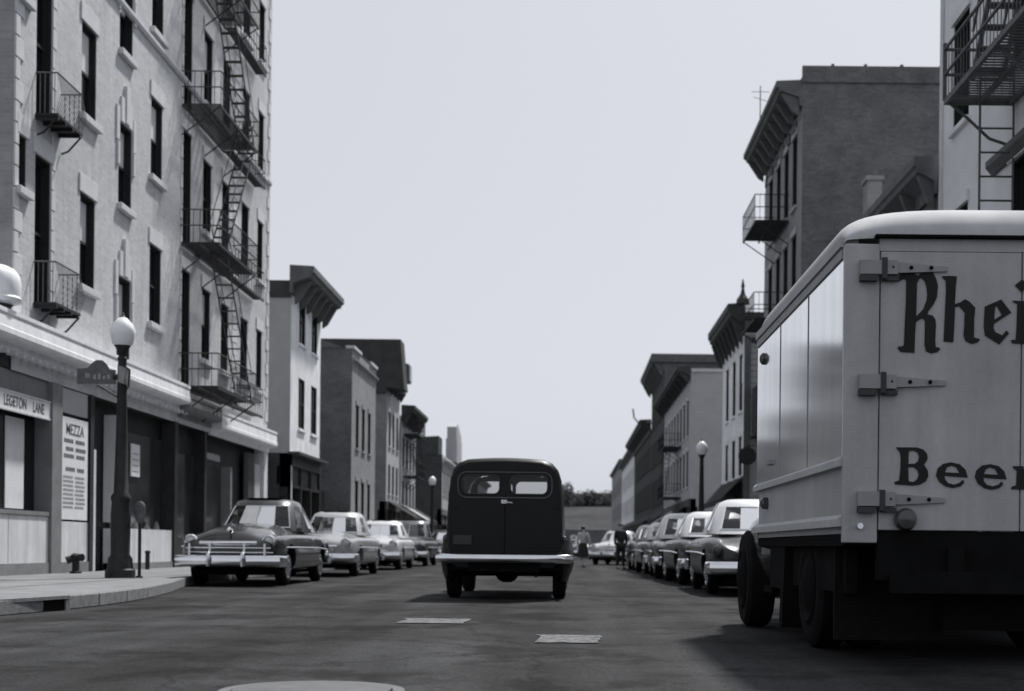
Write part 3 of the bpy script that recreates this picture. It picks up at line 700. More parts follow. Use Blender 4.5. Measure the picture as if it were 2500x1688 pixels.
me = curve_mesh([[(a*.8, b*.85) for a, b in hump]], .012, 'plate'); me.materials.append(MAT['iron_grey'])
o = inst('plate', me, ss, (lx, ly-.02, 3.46)); o.rotation_euler = (R(90), 0, 0)
q = MB()
for a in ((-.62, -.54, 3.56, 3.64), (-.48, -.44, 3.54, 3.62), (-.4, -.36, 3.54, 3.64), (-.32, -.28, 3.54, 3.6), (-.24, -.2, 3.54, 3.62)): q.box(lx+a[0], lx+a[1], ly-.036, ly-.0325, a[2], a[3])
q.obj('lettering', 'ink_faint', ss)['kind'] = 'stuff'
q = MB(); q.tube((lx, ly-.02, 3.58), (lx-.14, ly-.02, 3.58), .05, 8); q.path([(lx, ly, 3.2), (lx-.2, ly, 3.32), (lx-.4, ly, 3.44)], .018); q.obj('bracket', 'iron', ss)
s2 = thing('street_sign', 'street name sign seen edge on at the street side of the nearest left lamp post', 'street sign', (lx, ly, 3.5), 'street name signs')
q = MB(); q.box(lx+.09, lx+.11, ly-.5, ly+.1, 3.44, 3.72); q.obj('plate', 'iron_grey', s2); q = MB(); q.path([(lx, ly, 3.3), (lx+.14, ly-.1, 3.4), (lx+.16, ly-.1, 3.7), (lx, ly, 3.8)], .014); q.obj('bracket', 'iron', s2)
pm_ = thing('parking_meter', 'slim parking meter on a thin pole just right of the near lamp post', 'parking meter', (-7.38, 22.75, .146))
q = MB(); q.tube((-7.38, 22.75, .146), (-7.38, 22.75, 1.12), .028, 8); q.lathe([(.07, .146), (.05, .19)], (-7.38, 22.75, 0), 10); q.obj('pole', 'iron', pm_)
q = MB(); q.lathe([(.035, 1.08), (.075, 1.14), (.1, 1.26), (.1, 1.36), (.07, 1.44), (.02, 1.47)], (-7.38, 22.75, 0), 14, scale=(1, .55)); q.obj('head', 'iron_grey', pm_, smooth=True)
q = MB(); q.box(-7.44, -7.32, 22.68, 22.692, 1.3, 1.4); q.obj('dial', 'iron_pale', pm_)
hy = thing('standpipe', 'short black twin-headed standpipe against the white shop base at far left', 'standpipe', (-9.5, 25.5, .146))
q = MB(); q.lathe([(.11, .146), (.11, .19), (.07, .2), (.068, .42), (.1, .44), (.1, .50), (.05, .54)], (-9.5, 25.5, 0), 12); q.obj('pipe', 'iron', hy)
for sg_ in (-1, 1):
    q = MB(); q.tube((-9.5, 25.5, .46), (-9.5+sg_*.15, 25.42, .43+.03*sg_), .06, 10, .075); q.obj('outlet', 'iron', hy)
bp = thing('wall_pipe', 'short black vent pipe against the white shop base between lamp and parked car', 'pipe', (-9.55, 30.0, .146))
q = MB(); q.tube((-9.55, 30, .146), (-9.55, 30, .52), .05, 10); q.obj('pipe', 'iron', bp); q = MB(); q.lathe([(.065, .52), (.065, .57), (.02, .59)], (-9.55, 30, 0), 10); q.obj('cap', 'iron', bp)
street_lamp(-7.55, 73, 'distant street lamp with pale globe left of the van in front of the dark wall')
street_lamp(4.74, 47.3, 'street lamp with pale globe on the right pavement before the grey wall')

# ---- generic row house
def house(name, label, s, Xf, y0, y1, h, depth, wall, side, rows, cols, ww, cor, shop=None, lint=None, frame='frame_dark', muntin=0, shadef=0.2, rec=.12, cat='building', sillm=None):
    """rows: list of (sill z, height); cols: list of y centres; cor: (zb, zt, proj, material, brackets)"""
    b = thing(name, label, cat, (Xf, (y0+y1)/2, 0))
    hs = [(c-ww/2, c+ww/2, z_, z_+hh) for z_, hh in rows for c in cols]
    zf = (shop[0]+.45) if shop else 0
    shell(b, s, Xf, y0, y1, h, depth, wall, side, hs, rec, z0=zf)
    if zf:
        q = MB(); xb = Xf-s*depth
        q.add([(Xf-s*.36, y0, 0), (xb, y0, 0), (xb, y0, zf), (Xf-s*.36, y0, zf), (Xf-s*.36, y1, 0), (xb, y1, 0), (xb, y1, zf), (Xf-s*.36, y1, zf)], [(0, 1, 2, 3), (4, 5, 6, 7), (1, 5, 6, 2)])
        q.obj('base_wall', shop[3] if len(shop) > 3 else side, b)
        shopfront(b, s, Xf, y0, y1, shop[0], shop[1], fas=shop[2])
    for z_, hh in rows:
        for c in cols:
            window(b, s, Xf, c, z_, ww, hh, rec=rec, frame=frame, shade=rnd.random() < shadef, muntin=muntin)
            a = ww/2+.08
            if lint: bit('lintel', lint, b, ((-.05, .05) if s > 0 else (-.05, .05))+(-a, a, 0, .2), (Xf, c, z_+hh+.003))
            bit('sill', sillm or lint or wall, b, (-.08, .08, -a, a, -.09, 0), (Xf, c, z_-.003))
    if cor: cornice(b, s, Xf, y0, y1, *cor[:4], brk=cor[4], ret=cor[5] if len(cor) > 5 else 0.0)
    return b
# L2 white house with deep cornice
b = house('row_house', 'white three storey house with deep bracketed cornice beside the tenement', 1, XL, 46.8, 52.35, 9.95, 11, 'white_clap', 'grey_stucco',
          [(8.1, 1.75), (5.0, 1.85)], [48.75, 51.1], 1.15, (9.62, 10.55, .85, 'cornice_mid', 6, .35), shop=(3.55, 3, 'cornice_dark', 'black_brick'), muntin=1, frame='frame_dark', rec=.08, shadef=0)
q = MB(); q.box(-21, XL+.01, 46.74, 46.8, 9.5, 10.1); q.obj('gable_band', 'cornice_dark', b)
q = MB(); q.box(XL-.05, XL+.35, 46.75, 52.4, 3.95, 4.05); q.obj('shop_cornice', 'cornice_dark', b)
q = MB(); q.box(XL-.05, XL+.06, 46.8, 46.95, .146, 4.0); q.obj('corner_post', 'white_panel', b)
b = thing('outbuilding', 'low dark lean-to between the tenement and the white house', 'building', (XL-1.0, 45, 0))
q = MB(); q.box(-20, XL-1.0, 44.0, 46.7, 0, 4.05); q.obj('wall', 'black_brick', b); q = MB(); q.box(-20, XL-.9, 43.9, 46.72, 4.05, 4.15); q.obj('roof', 'roof', b)
q = MB(); q.box(XL-1.9, XL-1.1, 43.93, 43.99, .1, 2.3); q.obj('door', 'dark_wood', b)
# L3 dark brick with parapet
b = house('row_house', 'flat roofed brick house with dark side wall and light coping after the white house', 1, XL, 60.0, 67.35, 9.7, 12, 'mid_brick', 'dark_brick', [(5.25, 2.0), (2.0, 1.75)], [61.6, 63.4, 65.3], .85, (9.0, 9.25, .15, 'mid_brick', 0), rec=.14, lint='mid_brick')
for a, c in ((60.0, 62.2), (65.2, 67.35)):
    q = MB(); q.box(XL-.3, XL+.1, a, c, 9.7, 9.82); q.obj('coping', 'limestone', b)
q = MB(); q.box(XL-.3, XL+.02, 62.2, 65.2, 9.7, 9.76); q.obj('coping', 'cornice_dark', b)
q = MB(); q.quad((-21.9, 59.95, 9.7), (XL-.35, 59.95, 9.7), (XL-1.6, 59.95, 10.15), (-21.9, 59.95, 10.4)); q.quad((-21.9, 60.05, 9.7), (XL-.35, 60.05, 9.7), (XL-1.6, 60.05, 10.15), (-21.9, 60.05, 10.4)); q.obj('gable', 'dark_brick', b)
q = MB(); q.box(XL-4.2, XL-.6, 53.0, 54.2, 5.4, 7.2);  # box put in for a dark patch beyond the white house
q2 = thing('dark_box', 'small dark box added behind the white house for a dark patch there', 'dark_box', (XL-2, 53.6, 5.4)); q.obj('wall', 'black_brick', q2)
q = MB(); q.box(XL-4.2, XL-1.2, 52.4, 59.9, 0, 3.2); q.obj('base', 'black_brick', q2)
# L4 mansard house
b = house('row_house', 'dark mansard roofed house with a dormer on the left side', 1, XL, 71.5, 77.0, 9.3, 12, 'grey_stucco', 'mid_brick', [(6.2, 1.9), (3.6, 1.6)], [72.7, 74.3, 75.9], .8, (9.2, 9.6, .35, 'cornice_dark', 5), shop=(2.7, 3, 'cornice_dark'), rec=.12)
q = MB(); q.extr([(XL+.95, 9.2), (XL+.72, 11.9), (XL-12, 11.9), (XL-12, 9.0), (XL-.02, 9.0), (XL-.02, 9.3)], 71.35, 73.0); q.obj('mansard', 'roof', b)
q = MB(); q.extr([(XL+.35, 9.62), (XL+.05, 11.2), (XL-12, 11.2), (XL-12, 9.3), (XL-.1, 9.3)], 73.01, 77.05); q.obj('mansard', 'roof', b)
q = MB(); q.extr([(XL+.8, 10.0), (XL+.8, 11.0), (XL-.1, 11.25), (XL-.1, 10.0)], 74.6, 75.7); q.obj('dormer', 'cornice_mid', b)
q = MB(); q.box(XL+.78, XL+.84, 74.7, 75.6, 10.1, 10.9); q.obj('dormer_window', 'frame_light', b)
# L5
b = house('row_house', 'narrow grey house with heavy dark cornice and fire balcony on the left', 1, XL, 77.6, 85.0, 8.4, 12, 'grey_stucco', 'mid_brick', [(5.4, 1.8), (3.0, 1.6)], [78.8, 80.6, 82.4, 84.0], .85, (8.1, 9.0, .8, 'cornice_dark', 6), shop=(2.4, 4, 'cornice_dark'), rec=.12)
fire_escape('small iron fire balcony on the narrow grey house at far left', 1, XL, 78.6, 82.4, 82.4, [4.9, 7.4], .9, .03, stairs=True)
for k, (y0, y1) in enumerate(((72.0, 75.5), (78.0, 80.8), (81.4, 84.5))):
    awning(('dark awning under the mansard roofed house', 'dark awning with pale edge under the heavy dark cornice', 'farther dark awning under the heavy dark cornice')[k], 1, XL, y0, y1, 2.3, 3.2, 1.5, ('awning', 'awning_pale', 'awning')[k], 'awnings over the left pavement')
# L6 dark wall house
b = house('row_house', 'house with broad black side wall left of the van', 1, XL, 103, 117.5, 7.9, 12, 'grey_stucco', 'black_brick', [(4.8, 1.8)], [104.5, 106.4, 108.3, 110.2, 112.1, 114.0, 116], .9, (7.2, 7.6, .3, 'limestone', 0), shop=(3.2, 5, 'cornice_mid'), rec=.12)
q = MB(); q.quad((-21.5, 102.95, 7.9), (XL-.3, 102.95, 7.9), (XL-.3, 102.95, 9.35), (-21.5, 102.95, 8.6)); q.quad((-21.5, 106, 7.9), (XL-.3, 106, 7.9), (XL-.3, 106, 9.35), (-21.5, 106, 8.6)); q.quad((XL-.3, 102.95, 7.9), (XL-.3, 106, 7.9), (XL-.3, 106, 9.35), (XL-.3, 102.95, 9.35)); q.obj('gable', 'black_brick', b)
q = MB(); q.box(-10.5, -9.55, 112.2, 117.3, 7.9, 9.9); q.obj('parapet', 'grey_stucco', b)
q = MB(); q.extrx([(112.2, 9.9), (112.2, 10.9), (113.4, 11.3), (117.3, 10.4), (117.3, 9.9)], -10.4, -9.6); q.obj('parapet_gable', 'grey_stucco', b)
b = house('row_house', 'far left row of low houses beyond the pale tower', 1, XL, 123, 160, 8.0, 12, 'mid_brick', 'dark_brick', [(5.2, 1.7), (2.6, 1.7)], [125+2.4*k for k in range(14)], .9, (7.6, 8.2, .5, 'cornice_dark', 0), rec=.12)

# ---- right side
XR = 7.0
# R1 pale building with fire escape
b = house('apartment_building', 'pale stone building behind the beer truck at the right edge', -1, XR, 12.0, 25.15, 16.0, 10, 'cream_wall', 'cream_wall', [(5.0, 1.95), (8.46, 1.95), (11.9, 1.95)], [14.2, 16.6, 18.6, 20.6, 23.85], .95, None, frame='frame_dark', rec=.2, shadef=0, lint='cream_wall')
q = MB(); q.extr([(XR+.02, 6.98), (XR-.06, 6.98), (XR-.16, 7.1), (XR-.16, 7.2), (XR+.02, 7.24)], 12.0, 21.9); q.obj('window_hood', 'cornice_mid', b)
q = MB(); q.box(XR-.03, XR, 24.95, 25.15, 0, 16); q.obj('corner_strip', 'limestone', b)
t = thing('fire_escape', 'dark iron fire escape with drop ladder on the pale building at the upper right', 'fire escape', (XR, 20, 7.8), 'fire escapes')
def fe_right():
    X0, X1, y0, y1 = 5.9, 7.0, 16.2, 21.0
    for z0 in (7.92, 11.4):
        q = MB()
        for k in range(43): q.box(X0, X1-.01, y0+k*.11, y0+k*.11+.042, z0+.014, z0+.03)
        for x in (X0+.02, 6.45, X1-.05): q.box(x-.03, x+.03, y0, y1, z0-.08, z0)
        q.box(X0, X1-.01, y1-.03, y1, z0-.08, z0+.05); q.obj('platform', 'iron_grey', t)
        q = MB()
        for zz in (z0+.4, z0+.8): q.path([(X1, y0, zz), (X0, y0, zz), (X0, y1, zz), (X1, y1, zz)], .028, 5)
        for k in range(9): q.tube((X0+k*.13, y1, z0), (X0+k*.13, y1, z0+.8), .008, 4)
        for k in range(31): q.tube((X0, y0+k*.158, z0), (X0, y0+k*.158, z0+.8), .008, 4)
        for yy in (y0, y1): q.tube((X0, yy, z0), (X0, yy, z0+.9), .035, 5)
        q.obj('railing', 'iron_grey', t)
        for yy in (y0+.03, 18.6, y1-.05):
            q = MB(); q.path([(X1, yy, z0-.75), (6.6, yy, z0-.62), (6.25, yy, z0-.3), (X0+.05, yy, z0-.05)], .026, 6); q.obj('bracket', 'iron_grey', t)
    q = MB()
    for x in (6.1, 6.55):
        q.tube((x, 20.2, 7.95), (x, 17.4, 11.4), .045, 4); q.tube((x, 20.2, 8.7), (x, 17.4, 12.15), .025, 4)
    for k in range(14):
        f = (k+.5)/14; q.box(6.1, 6.55, 20.2-2.8*f-.1, 20.2-2.8*f+.1, 7.95+3.45*f-.012, 7.95+3.45*f+.012)
    q.obj('stair', 'iron_grey', t)
    q = MB()
    for x in (6.42, 6.95): q.tube((x, 20.85, 5.0), (x, 20.85, 8.8), .02, 5)
    for k in range(10): q.tube((6.42, 20.85, 5.15+k*.38), (6.95, 20.85, 5.15+k*.38), .018, 5)
    q.obj('ladder', 'iron_grey', t)
fe_right()
# R1b low house with slanting cornice
b = house('row_house', 'lower dark house with projecting cornice wedged behind the truck roof', -1, XR, 25.3, 33.0, 7.5, 10, 'dark_brick', 'dark_brick', [(5.2, 1.6), (2.6, 1.8)], [27, 29.2, 31.4], .9, None, rec=.12)
cornice(b, -1, XR, 25.3, 29.7, 7.6, 8.3, .45, 'cornice_mid', brk=4)
q = MB(); q.box(XR+.02, 16.9, 25.32, 29.68, 7.5, 8.2); q.obj('attic', 'dark_brick', b)
ch = thing('chimney', 'square grey chimney stack against the dark wall above the truck', 'chimney', (7.0, 31.6, 7.5))
q = MB(); q.box(7.02, 7.36, 31.4, 31.9, 7.45, 9.55); q.obj('stack', 'mid_brick', ch); q = MB(); q.box(6.98, 7.40, 31.36, 31.94, 9.55, 9.66); q.obj('cap', 'mid_brick', ch)
q = MB(); q.tube((7.2, 31.6, 9.72), (7.2, 31.6, 9.9), .08, 8); q.obj('pot', 'dark_brick', ch)
# R2 tall dark-sided building
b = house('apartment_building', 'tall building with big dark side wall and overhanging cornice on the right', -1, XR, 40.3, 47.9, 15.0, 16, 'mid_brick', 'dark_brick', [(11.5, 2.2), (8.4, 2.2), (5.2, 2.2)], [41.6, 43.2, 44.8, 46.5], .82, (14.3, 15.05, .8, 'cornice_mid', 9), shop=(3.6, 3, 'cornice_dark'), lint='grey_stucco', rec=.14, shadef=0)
q = MB(); q.box(XR-.02, 23, 40.24, 40.34, 15.0, 15.5); q.box(XR-.02, XR+.3, 40.34, 47.9, 15.0, 15.2); q.obj('parapet', 'dark_brick', b)
for xx in (7.9, 8.9, 10.0, 11.2): bit('coping_joint', 'dark_brick', b, (-.04, .04, -.06, .06, 0, .06), (xx, 40.29, 15.5))
q = MB()
for k, yy in enumerate((41.2, 42.4, 43.6, 44.8, 46, 47.2)): q.box(XR-.05, XR, yy, yy+.5, 13.8, 14.1)
q.obj('frieze_panel', 'cornice_mid', b)
fire_escape('iron fire balcony jutting from the tall building on the right', -1, XR, 42.6, 45.6, 45.6, [11.35, 8.2], 1.1, .03, stairs=False)
ta = thing('antenna', 'thin television antenna on the cornice of the tall right building', 'antenna', (6.4, 45.2, 15.1))
q = MB(); q.tube((6.4, 45.2, 15.1), (6.4, 45.2, 16.6), .018, 5); q.tube((6.1, 45.2, 16.4), (6.7, 45.2, 16.4), .01, 4); q.tube((6.15, 45.0, 16.15), (6.65, 45.4, 16.15), .01, 4); q.obj('mast', 'iron', ta)
# R3 white clapboard house
b = house('row_house', 'narrow white clapboard house with dark cornice and small finial on the right', -1, XR, 53.0, 60.6, 10.0, 9, 'white_clap', 'grey_clap', [(6.4, 2.3), (3.75, 1.6)], [54.2, 56.4, 58.8], .95, (9.4, 10.6, .7, 'cornice_dark', 7), shop=(3.0, 3, 'dark_wood'), frame='frame_dark', rec=.1, shadef=.3, lint='white_clap')
for k in range(36):                    # clapboards of the side facing the street corner
    z0 = 1.2+k*.24
    key = 'clap'
    if key not in BOXM:
        q = MB(); q.extrx([(0, 0), (-.035, 0), (-.012, .236), (0, .236)], 0, 8.98); BOXM[key] = q.mesh('clapboard'); BOXM[key].materials.append(MAT['grey_clap'])
    inst('clapboard', BOXM[key], b, (XR+.01, 52.998, z0))
q = MB(); q.box(XR-.03, XR+.22, 52.93, 53.0, .5, 9.3); q.obj('corner_board', 'cornice_mid', b)
q = MB(); q.box(XR+.25, XR+1.9, 52.9, 52.97, 9.05, 9.25); q.box(XR, XR+9, 52.85, 53.1, 9.95, 10.25); q.obj('side_cornice', 'cornice_dark', b)
q = MB(); q.lathe([(.28, 10.6), (.24, 10.8), (.1, 11.0), (.05, 11.25), (.08, 11.3), (.02, 11.6)], (6.9, 53.1, 0), 8); q.obj('finial', 'cornice_dark', b)
q = MB(); q.box(XR+.3, XR+1.2, 51.9, 52.9, 5.3, 7.2); 
sb = thing('side_bay', 'dark boxed bay hung on the clapboard side wall', 'bay', (XR+.75, 52.4, 5.3)); q.obj('box', 'black_brick', sb); q = MB(); q.box(XR+.2, XR+1.3, 51.8, 52.95, 5.2, 5.3); q.obj('shelf', 'cornice_dark', sb); q = MB(); q.box(XR+.5, XR+1.0, 51.87, 51.9, 5.35, 5.6); q.obj('sill', 'limestone', sb)
awning('black canvas awning under the white clapboard house', -1, XR, 53.1, 60.5, 2.75, 3.7, .9, 'awning', 'awnings over the right pavement')
rs = thing('round_sign', 'round dark hanging sign at the corner of the clapboard house', 'sign', (6.95, 51.6, 4.1))
q = MB(); q.lathe([(.34, -.03), (.36, 0), (.34, .03)], (6.95, 51.6, 4.4), 20, axis='Y'); q.obj('disc', 'iron', rs); q = MB(); q.tube((7.4, 52.9, 4.9), (6.95, 51.6, 4.78), .025); q.obj('arm', 'iron', rs)
# R4 grey house, R5 tall behind, R6.. farther
b = house('row_house', 'grey stuccoed house with shaded cornice behind the right lamp', -1, XR, 76.5, 97.5, 11.2, 12, 'grey_stucco', 'grey_stucco', [(7.4, 2.1), (4.4, 2.1)], [78.4, 80.8, 83.2, 85.6, 88, 90.4, 92.8, 95.6], 1.0, (10.6, 11.3, .85, 'cornice_dark', 10), shop=(3.2, 6, 'cornice_dark'), rec=.14, lint='limestone')
q = MB(); q.box(XR, 19, 76.42, 76.5, 11.0, 11.12); q.obj('coping', 'limestone', b)
fire_escape('iron fire escape on the shaded front of the grey right house', -1, XR, 82.5, 87.5, 87.5, [3.95, 7.1], 1.1, .03, stairs=True)
b = house('row_house', 'taller dark house with stepped cornice farther down the right side', -1, XR, 98.2, 113, 14.6, 12, 'black_brick', 'dark_brick', [(10.6, 2.1), (7.4, 2.1), (4.2, 2.1)], [99.8, 102.2, 104.6, 107, 109.4, 111.6], 1.0, (14.0, 15.15, 1.0, 'cornice_mid', 8), shop=(3.2, 5, 'cornice_dark'), rec=.14)
q = MB(); q.box(6.0, 19, 98.0, 98.3, 14.6, 15.2); q.obj('side_cornice', 'cornice_mid', b)
q = MB(); q.path([(XR, 113, 11.5), (5.9, 114, 11.6), (5.6, 115, 12.1), (5.5, 115.4, 12.9)], .07, 6); q.obj('lamp_bracket', 'iron', b)
b = house('row_house', 'dark house with slanted cornice beyond the taller one on the right', -1, XR, 113.5, 142, 11.0, 12, 'black_brick', 'dark_brick', [(7.6, 2.0), (4.4, 2.0)], [115+2.6*k for k in range(10)], 1.0, (10.6, 11.8, 1.0, 'cornice_dark', 0), shop=(3.2, 6, 'cornice_dark'), rec=.14)
b = house('row_house', 'pale narrow house near the far end of the right side', -1, XR, 142.5, 175, 11.2, 12, 'cream_wall', 'grey_stucco', [(7.8, 1.9), (4.6, 1.9)], [145+3*k for k in range(10)], 1.0, (10.8, 11.6, .6, 'cornice_mid', 0), shop=(3.2, 6, 'cornice_dark'), rec=.14)
b = house('row_house', 'farthest darker house on the right before the hill', -1, XR, 176, 216, 12.2, 12, 'mid_brick', 'mid_brick', [(8.4, 1.9), (5, 1.9)], [178+3.4*k for k in range(11)], 1.0, (12.0, 12.6, .4, 'cornice_mid', 0), rec=.14)
for k, (y0, y1, m) in enumerate(((79, 83, 'awning'), (87, 91, 'awning_pale'), (100, 105, 'awning'), (118, 124, 'awning'))):
    awning(('dark awning under the grey right house', 'pale awning at the far end of the grey right house', 'dark awning under the taller dark right house', 'most distant dark awning on the right')[k], -1, XR, y0, y1, 2.4, 3.3, 1.4, m, 'awnings over the right pavement')

# ------------------------------------------------------------------ cars
def ring_mesh(rings, cap0=True, cap1=True):
    n = len(rings[0]); vs = [p for r_ in rings for p in r_]
    fs = [(j*n+k, j*n+(k+1) % n, (j+1)*n+(k+1) % n, (j+1)*n+k) for j in range(len(rings)-1) for k in range(n)]
    if cap0: fs.append(tuple(range(n))[::-1])
    if cap1: fs.append(tuple(range((len(rings)-1)*n, len(rings)*n)))
    return vs, fs
BODY = {}
def car_body(L, hood, wheel_y, wide=1.0, wr=.36):
    key = (L, hood, wheel_y, wide)
    if key in BODY: return BODY[key]
    k = L/5.1
    ST = [(0, .60, .44, .70, .74), (.05, .76, .38, .80, .84), (.18, .86, .31, .87, .93), (.5, .905, .27, .91, 1.0), (1.0, .925, .26, .935, 1.05), (1.6, .93, .25, .945, 1.08), (2.1, .93, .25, .95, 1.09), (3.0, .93, .25, .955, 1.08),
          (3.7, .925, .25, .955, 1.05), (4.2, .91, .27, .95, 1.0), (4.6, .88, .30, .91, .94), (4.9, .82, .35, .84, .86), (5.05, .72, .41, .76, .78), (5.1, .58, .47, .68, .70)]
    rings = []
    for y, w_, zb, zf, zc in ST:
        w_ *= wide; zc = zc*(hood if y < 2.2 else 1.0) if y > .1 else zc
        half = [(.0, zb), (.74*w_, zb), (.94*w_, zb+.05), (w_, zb+.30*(zf-zb)), (w_*.995, zb+.66*(zf-zb)), (.965*w_, zf-.07), (.90*w_, zf-.005), (.81*w_, zf), (.66*w_, zf*.5+zc*.5-.035), (.44*w_, zc-.03), (.2*w_, zc-.004)]
        pts = [(x, y*k, z_) for x, z_ in half]+[(0, y*k, zc)]+[(-x, y*k, z_) for x, z_ in half[:0:-1]]
        rings.append(pts)
    vs, fs = ring_mesh(rings); me = bpy.data.meshes.new('body'); me.from_pydata(vs, [], fs)
    bm = bmesh.new(); bm.from_mesh(me); bmesh.ops.recalc_face_normals(bm, faces=bm.faces); bm.to_mesh(me); bm.free()
    o = bpy.data.objects.new('tmpbody', me); COL.objects.link(o)
    sm = o.modifiers.new('s', 'SUBSURF'); sm.levels = 2; sm.render_levels = 2
    cut = []
    for wy in wheel_y:
        q = MB(); q.tube((-2, wy, wr), (2, wy, wr), wr+.045, 28); c = q.obj('cut', 'rubber'); cut.append(c)
        bo = o.modifiers.new('b', 'BOOLEAN'); bo.object = c; bo.operation = 'DIFFERENCE'; bo.solver = 'EXACT'
    dg = bpy.context.evaluated_depsgraph_get(); dg.update()
    m2 = bpy.data.meshes.new_from_object(o.evaluated_get(dg)); m2.name = 'body'
    m2.polygons.foreach_set('use_smooth', [True]*len(m2.polygons))
    try: m2.set_sharp_from_angle(angle=R(50))
    except Exception: pass
    bpy.data.objects.remove(o)
    for c in cut: bpy.data.objects.remove(c)
    BODY[key] = m2; return m2
WHEEL = {}
def wheels(t, ys, xw, r, width=.18, white=False, cap='chrome'):
    if (r, width) not in WHEEL:
        q = MB(); h = width/2
        q.lathe([(r*.62, -h), (r*.9, -h), (r*.985, -h*.75), (r, -h*.3), (r, h*.3), (r*.985, h*.75), (r*.9, h), (r*.62, h)], n=24, axis='X'); tm = q.mesh('wheel', smooth=True); tm.materials.append(MAT['rubber'])
        q = MB(); q.lathe([(r*.64, -.055), (r*.58, -.07), (r*.45, -.05), (r*.34, -.075), (r*.15, -.1), (.005, -.105)], n=20, axis='X'); hm = q.mesh('hubcap', smooth=True); hm.materials.append(MAT[cap])
        WHEEL[(r, width)] = (tm, hm)
    tm, hm = WHEEL[(r, width)]
    for y in ys:
        for s in (-1, 1):
            o = bpy.data.objects.new('wheel', tm); COL.objects.link(o); o.parent = t; o.location = (s*xw, y, r)
            o.rotation_euler = (0, 0, 0 if s < 0 else PI)
            c = bpy.data.objects.new('hubcap', hm); COL.objects.link(c); c.parent = o; c.location = (-(width/2-.05), 0, 0)
def sedan(label, loc, rz, low, top, L=5.1, H=1.58, hood=1.0, style=0, wide=1.0, group='cars parked along the kerb', trim=True):
    t = thing('parked_car', label, 'car', loc, group, rz=rz if rz else 1e-9); local(t)
    k = L/5.1; wy = (.98*k, 4.02*k); xw = .755*wide
    def part(name, q, m, par=None, smooth=True, bevel=0):
        o = q.obj(name, m, None, smooth=smooth, bevel=bevel); o.parent = par or t; o.location = (0, 0, 0); return o
    me = car_body(L, hood, wy, wide).copy(); me.materials.clear(); me.materials.append(mt(low))
    o = bpy.data.objects.new('body', me); COL.objects.link(o); o.parent = t
    # greenhouse
    def ring(W, F, Rr, z_):
        c = F+(Rr-F)*.50
        half = [(.45*W, F+.015), (.80*W, F+.10), (.93*W, F+.24), (W, F+.5), (W*1.0, c-.04), (W, c+.04), (.98*W, Rr-.62), (.93*W, Rr-.30), (.80*W, Rr-.12), (.42*W, Rr-.015)]
        pts = [(0, F)]+half+[(0, Rr)]+[(-x, y) for x, y in half[::-1]]
        return [(x, y*k, z_) for x, y in pts]
    W = .80*wide; rg = [ring(W, 1.98, 4.30, 1.0), ring(W*.985, 2.02, 4.22, 1.075), ring(W*.80, 2.42, 3.78, H-.165), ring(W*.74, 2.50, 3.70, H-.075), ring(W*.60, 2.66, 3.52, H-.022), ring(W*.33, 2.9, 3.25, H)]
    n = 22
    GL = {'windshield': (0, 1, 20, 21), 'rear_window': (9, 10, 11, 12), 'side_window': (3,), 'side_window_': (5, 6), 'side_window__': (18,), 'side_window___': (15, 16)}
    gset = {i for v_ in GL.values() for i in v_}
    P = MB(); vs = [p for r_ in rg for p in r_]
    fs = []
    for j in range(len(rg)-1):
        for i in range(n):
            if j == 1 and i in gset: continue
            fs.append((j*n+i, j*n+(i+1) % n, (j+1)*n+(i+1) % n, (j+1)*n+i))
    fs.append(tuple(range(5*n, 6*n)))
    P.add(vs, fs); part('roof', P, top)
    for nm, ids in GL.items():
        q = MB()
        for i in ids:
            a, b_, c_, d = rg[1][i], rg[1][(i+1) % n], rg[2][(i+1) % n], rg[2][i]
            q.quad(*[(x*.992, y, z_) for x, y, z_ in (a, b_, c_, d)])
        part(nm.rstrip('_'), q, 'car_clear', smooth=False)
    q = MB()
    for ids in (GL['windshield'], GL['rear_window']):
        ii = sorted(ids, key=lambda i: (i-11) % n if ids[0] == 0 else i)
        seq = [ii[0]]+[(i+1) % n for i in ii]
        lo = [rg[1][i] for i in seq]; hi = [rg[2][i] for i in seq]
        q = MB(); q.path(lo+hi[::-1]+[lo[0]], .014, 5); part('window_trim', q, 'chrome')
    q = MB(); q.path([rg[1][0], rg[2][0]], .016, 5); part('windshield_divider', q, 'chrome')
    wheels(t, wy, xw, .345)
    # front end
    def arc(z_, x1, yo, bow, m=9): return [(x1*(2*i/(m-1)-1), yo+bow*(2*i/(m-1)-1)**2, z_) for i in range(m)]
    q = MB(); P = arc(.45, .90*wide, -.10, .10, 11); P = [(P[0][0]-.03, .45, .45)]+[(P[0][0]-.02, .15, .45)]+P+[(P[-1][0]+.02, .15, .45)]+[(P[-1][0]+.03, .45, .45)]
    q.sweep(P, .04, .10, 12); part('front_bumper', q, 'chrome')
    q = MB(); yr = L; P = arc(.45, .88*wide, yr+.10, -.10, 11); P = [(P[0][0]-.03, yr-.45, .45), (P[0][0]-.02, yr-.15, .45)]+P+[(P[-1][0]+.02, yr-.15, .45), (P[-1][0]+.03, yr-.45, .45)]
    q.sweep(P, .04, .10, 12); part('rear_bumper', q, 'chrome')
    for s in (-1, 1):
        for yy in (-.14, L+.14):
            q = MB(); q.lathe([(.01, -.13), (.04, -.11), (.05, 0), (.04, .12), (.01, .15)], (s*.30, yy, .47), 8); part('bumper_guard', q, 'chrome')
        q = MB(); q.lathe([(.115, .16), (.125, .06), (.115, .035), (.1, .03), (.1, .06)], (s*.69*wide, 0.07, .80), 18, axis='Y'); h = part('headlight', q, 'chrome')
        q = MB(); q.lathe([(.1, .05), (.08, .02), (.05, .003), (.005, -.005)], (s*.69*wide, 0.09, .80), 16, axis='Y'); part('lens', q, 'lens', h)
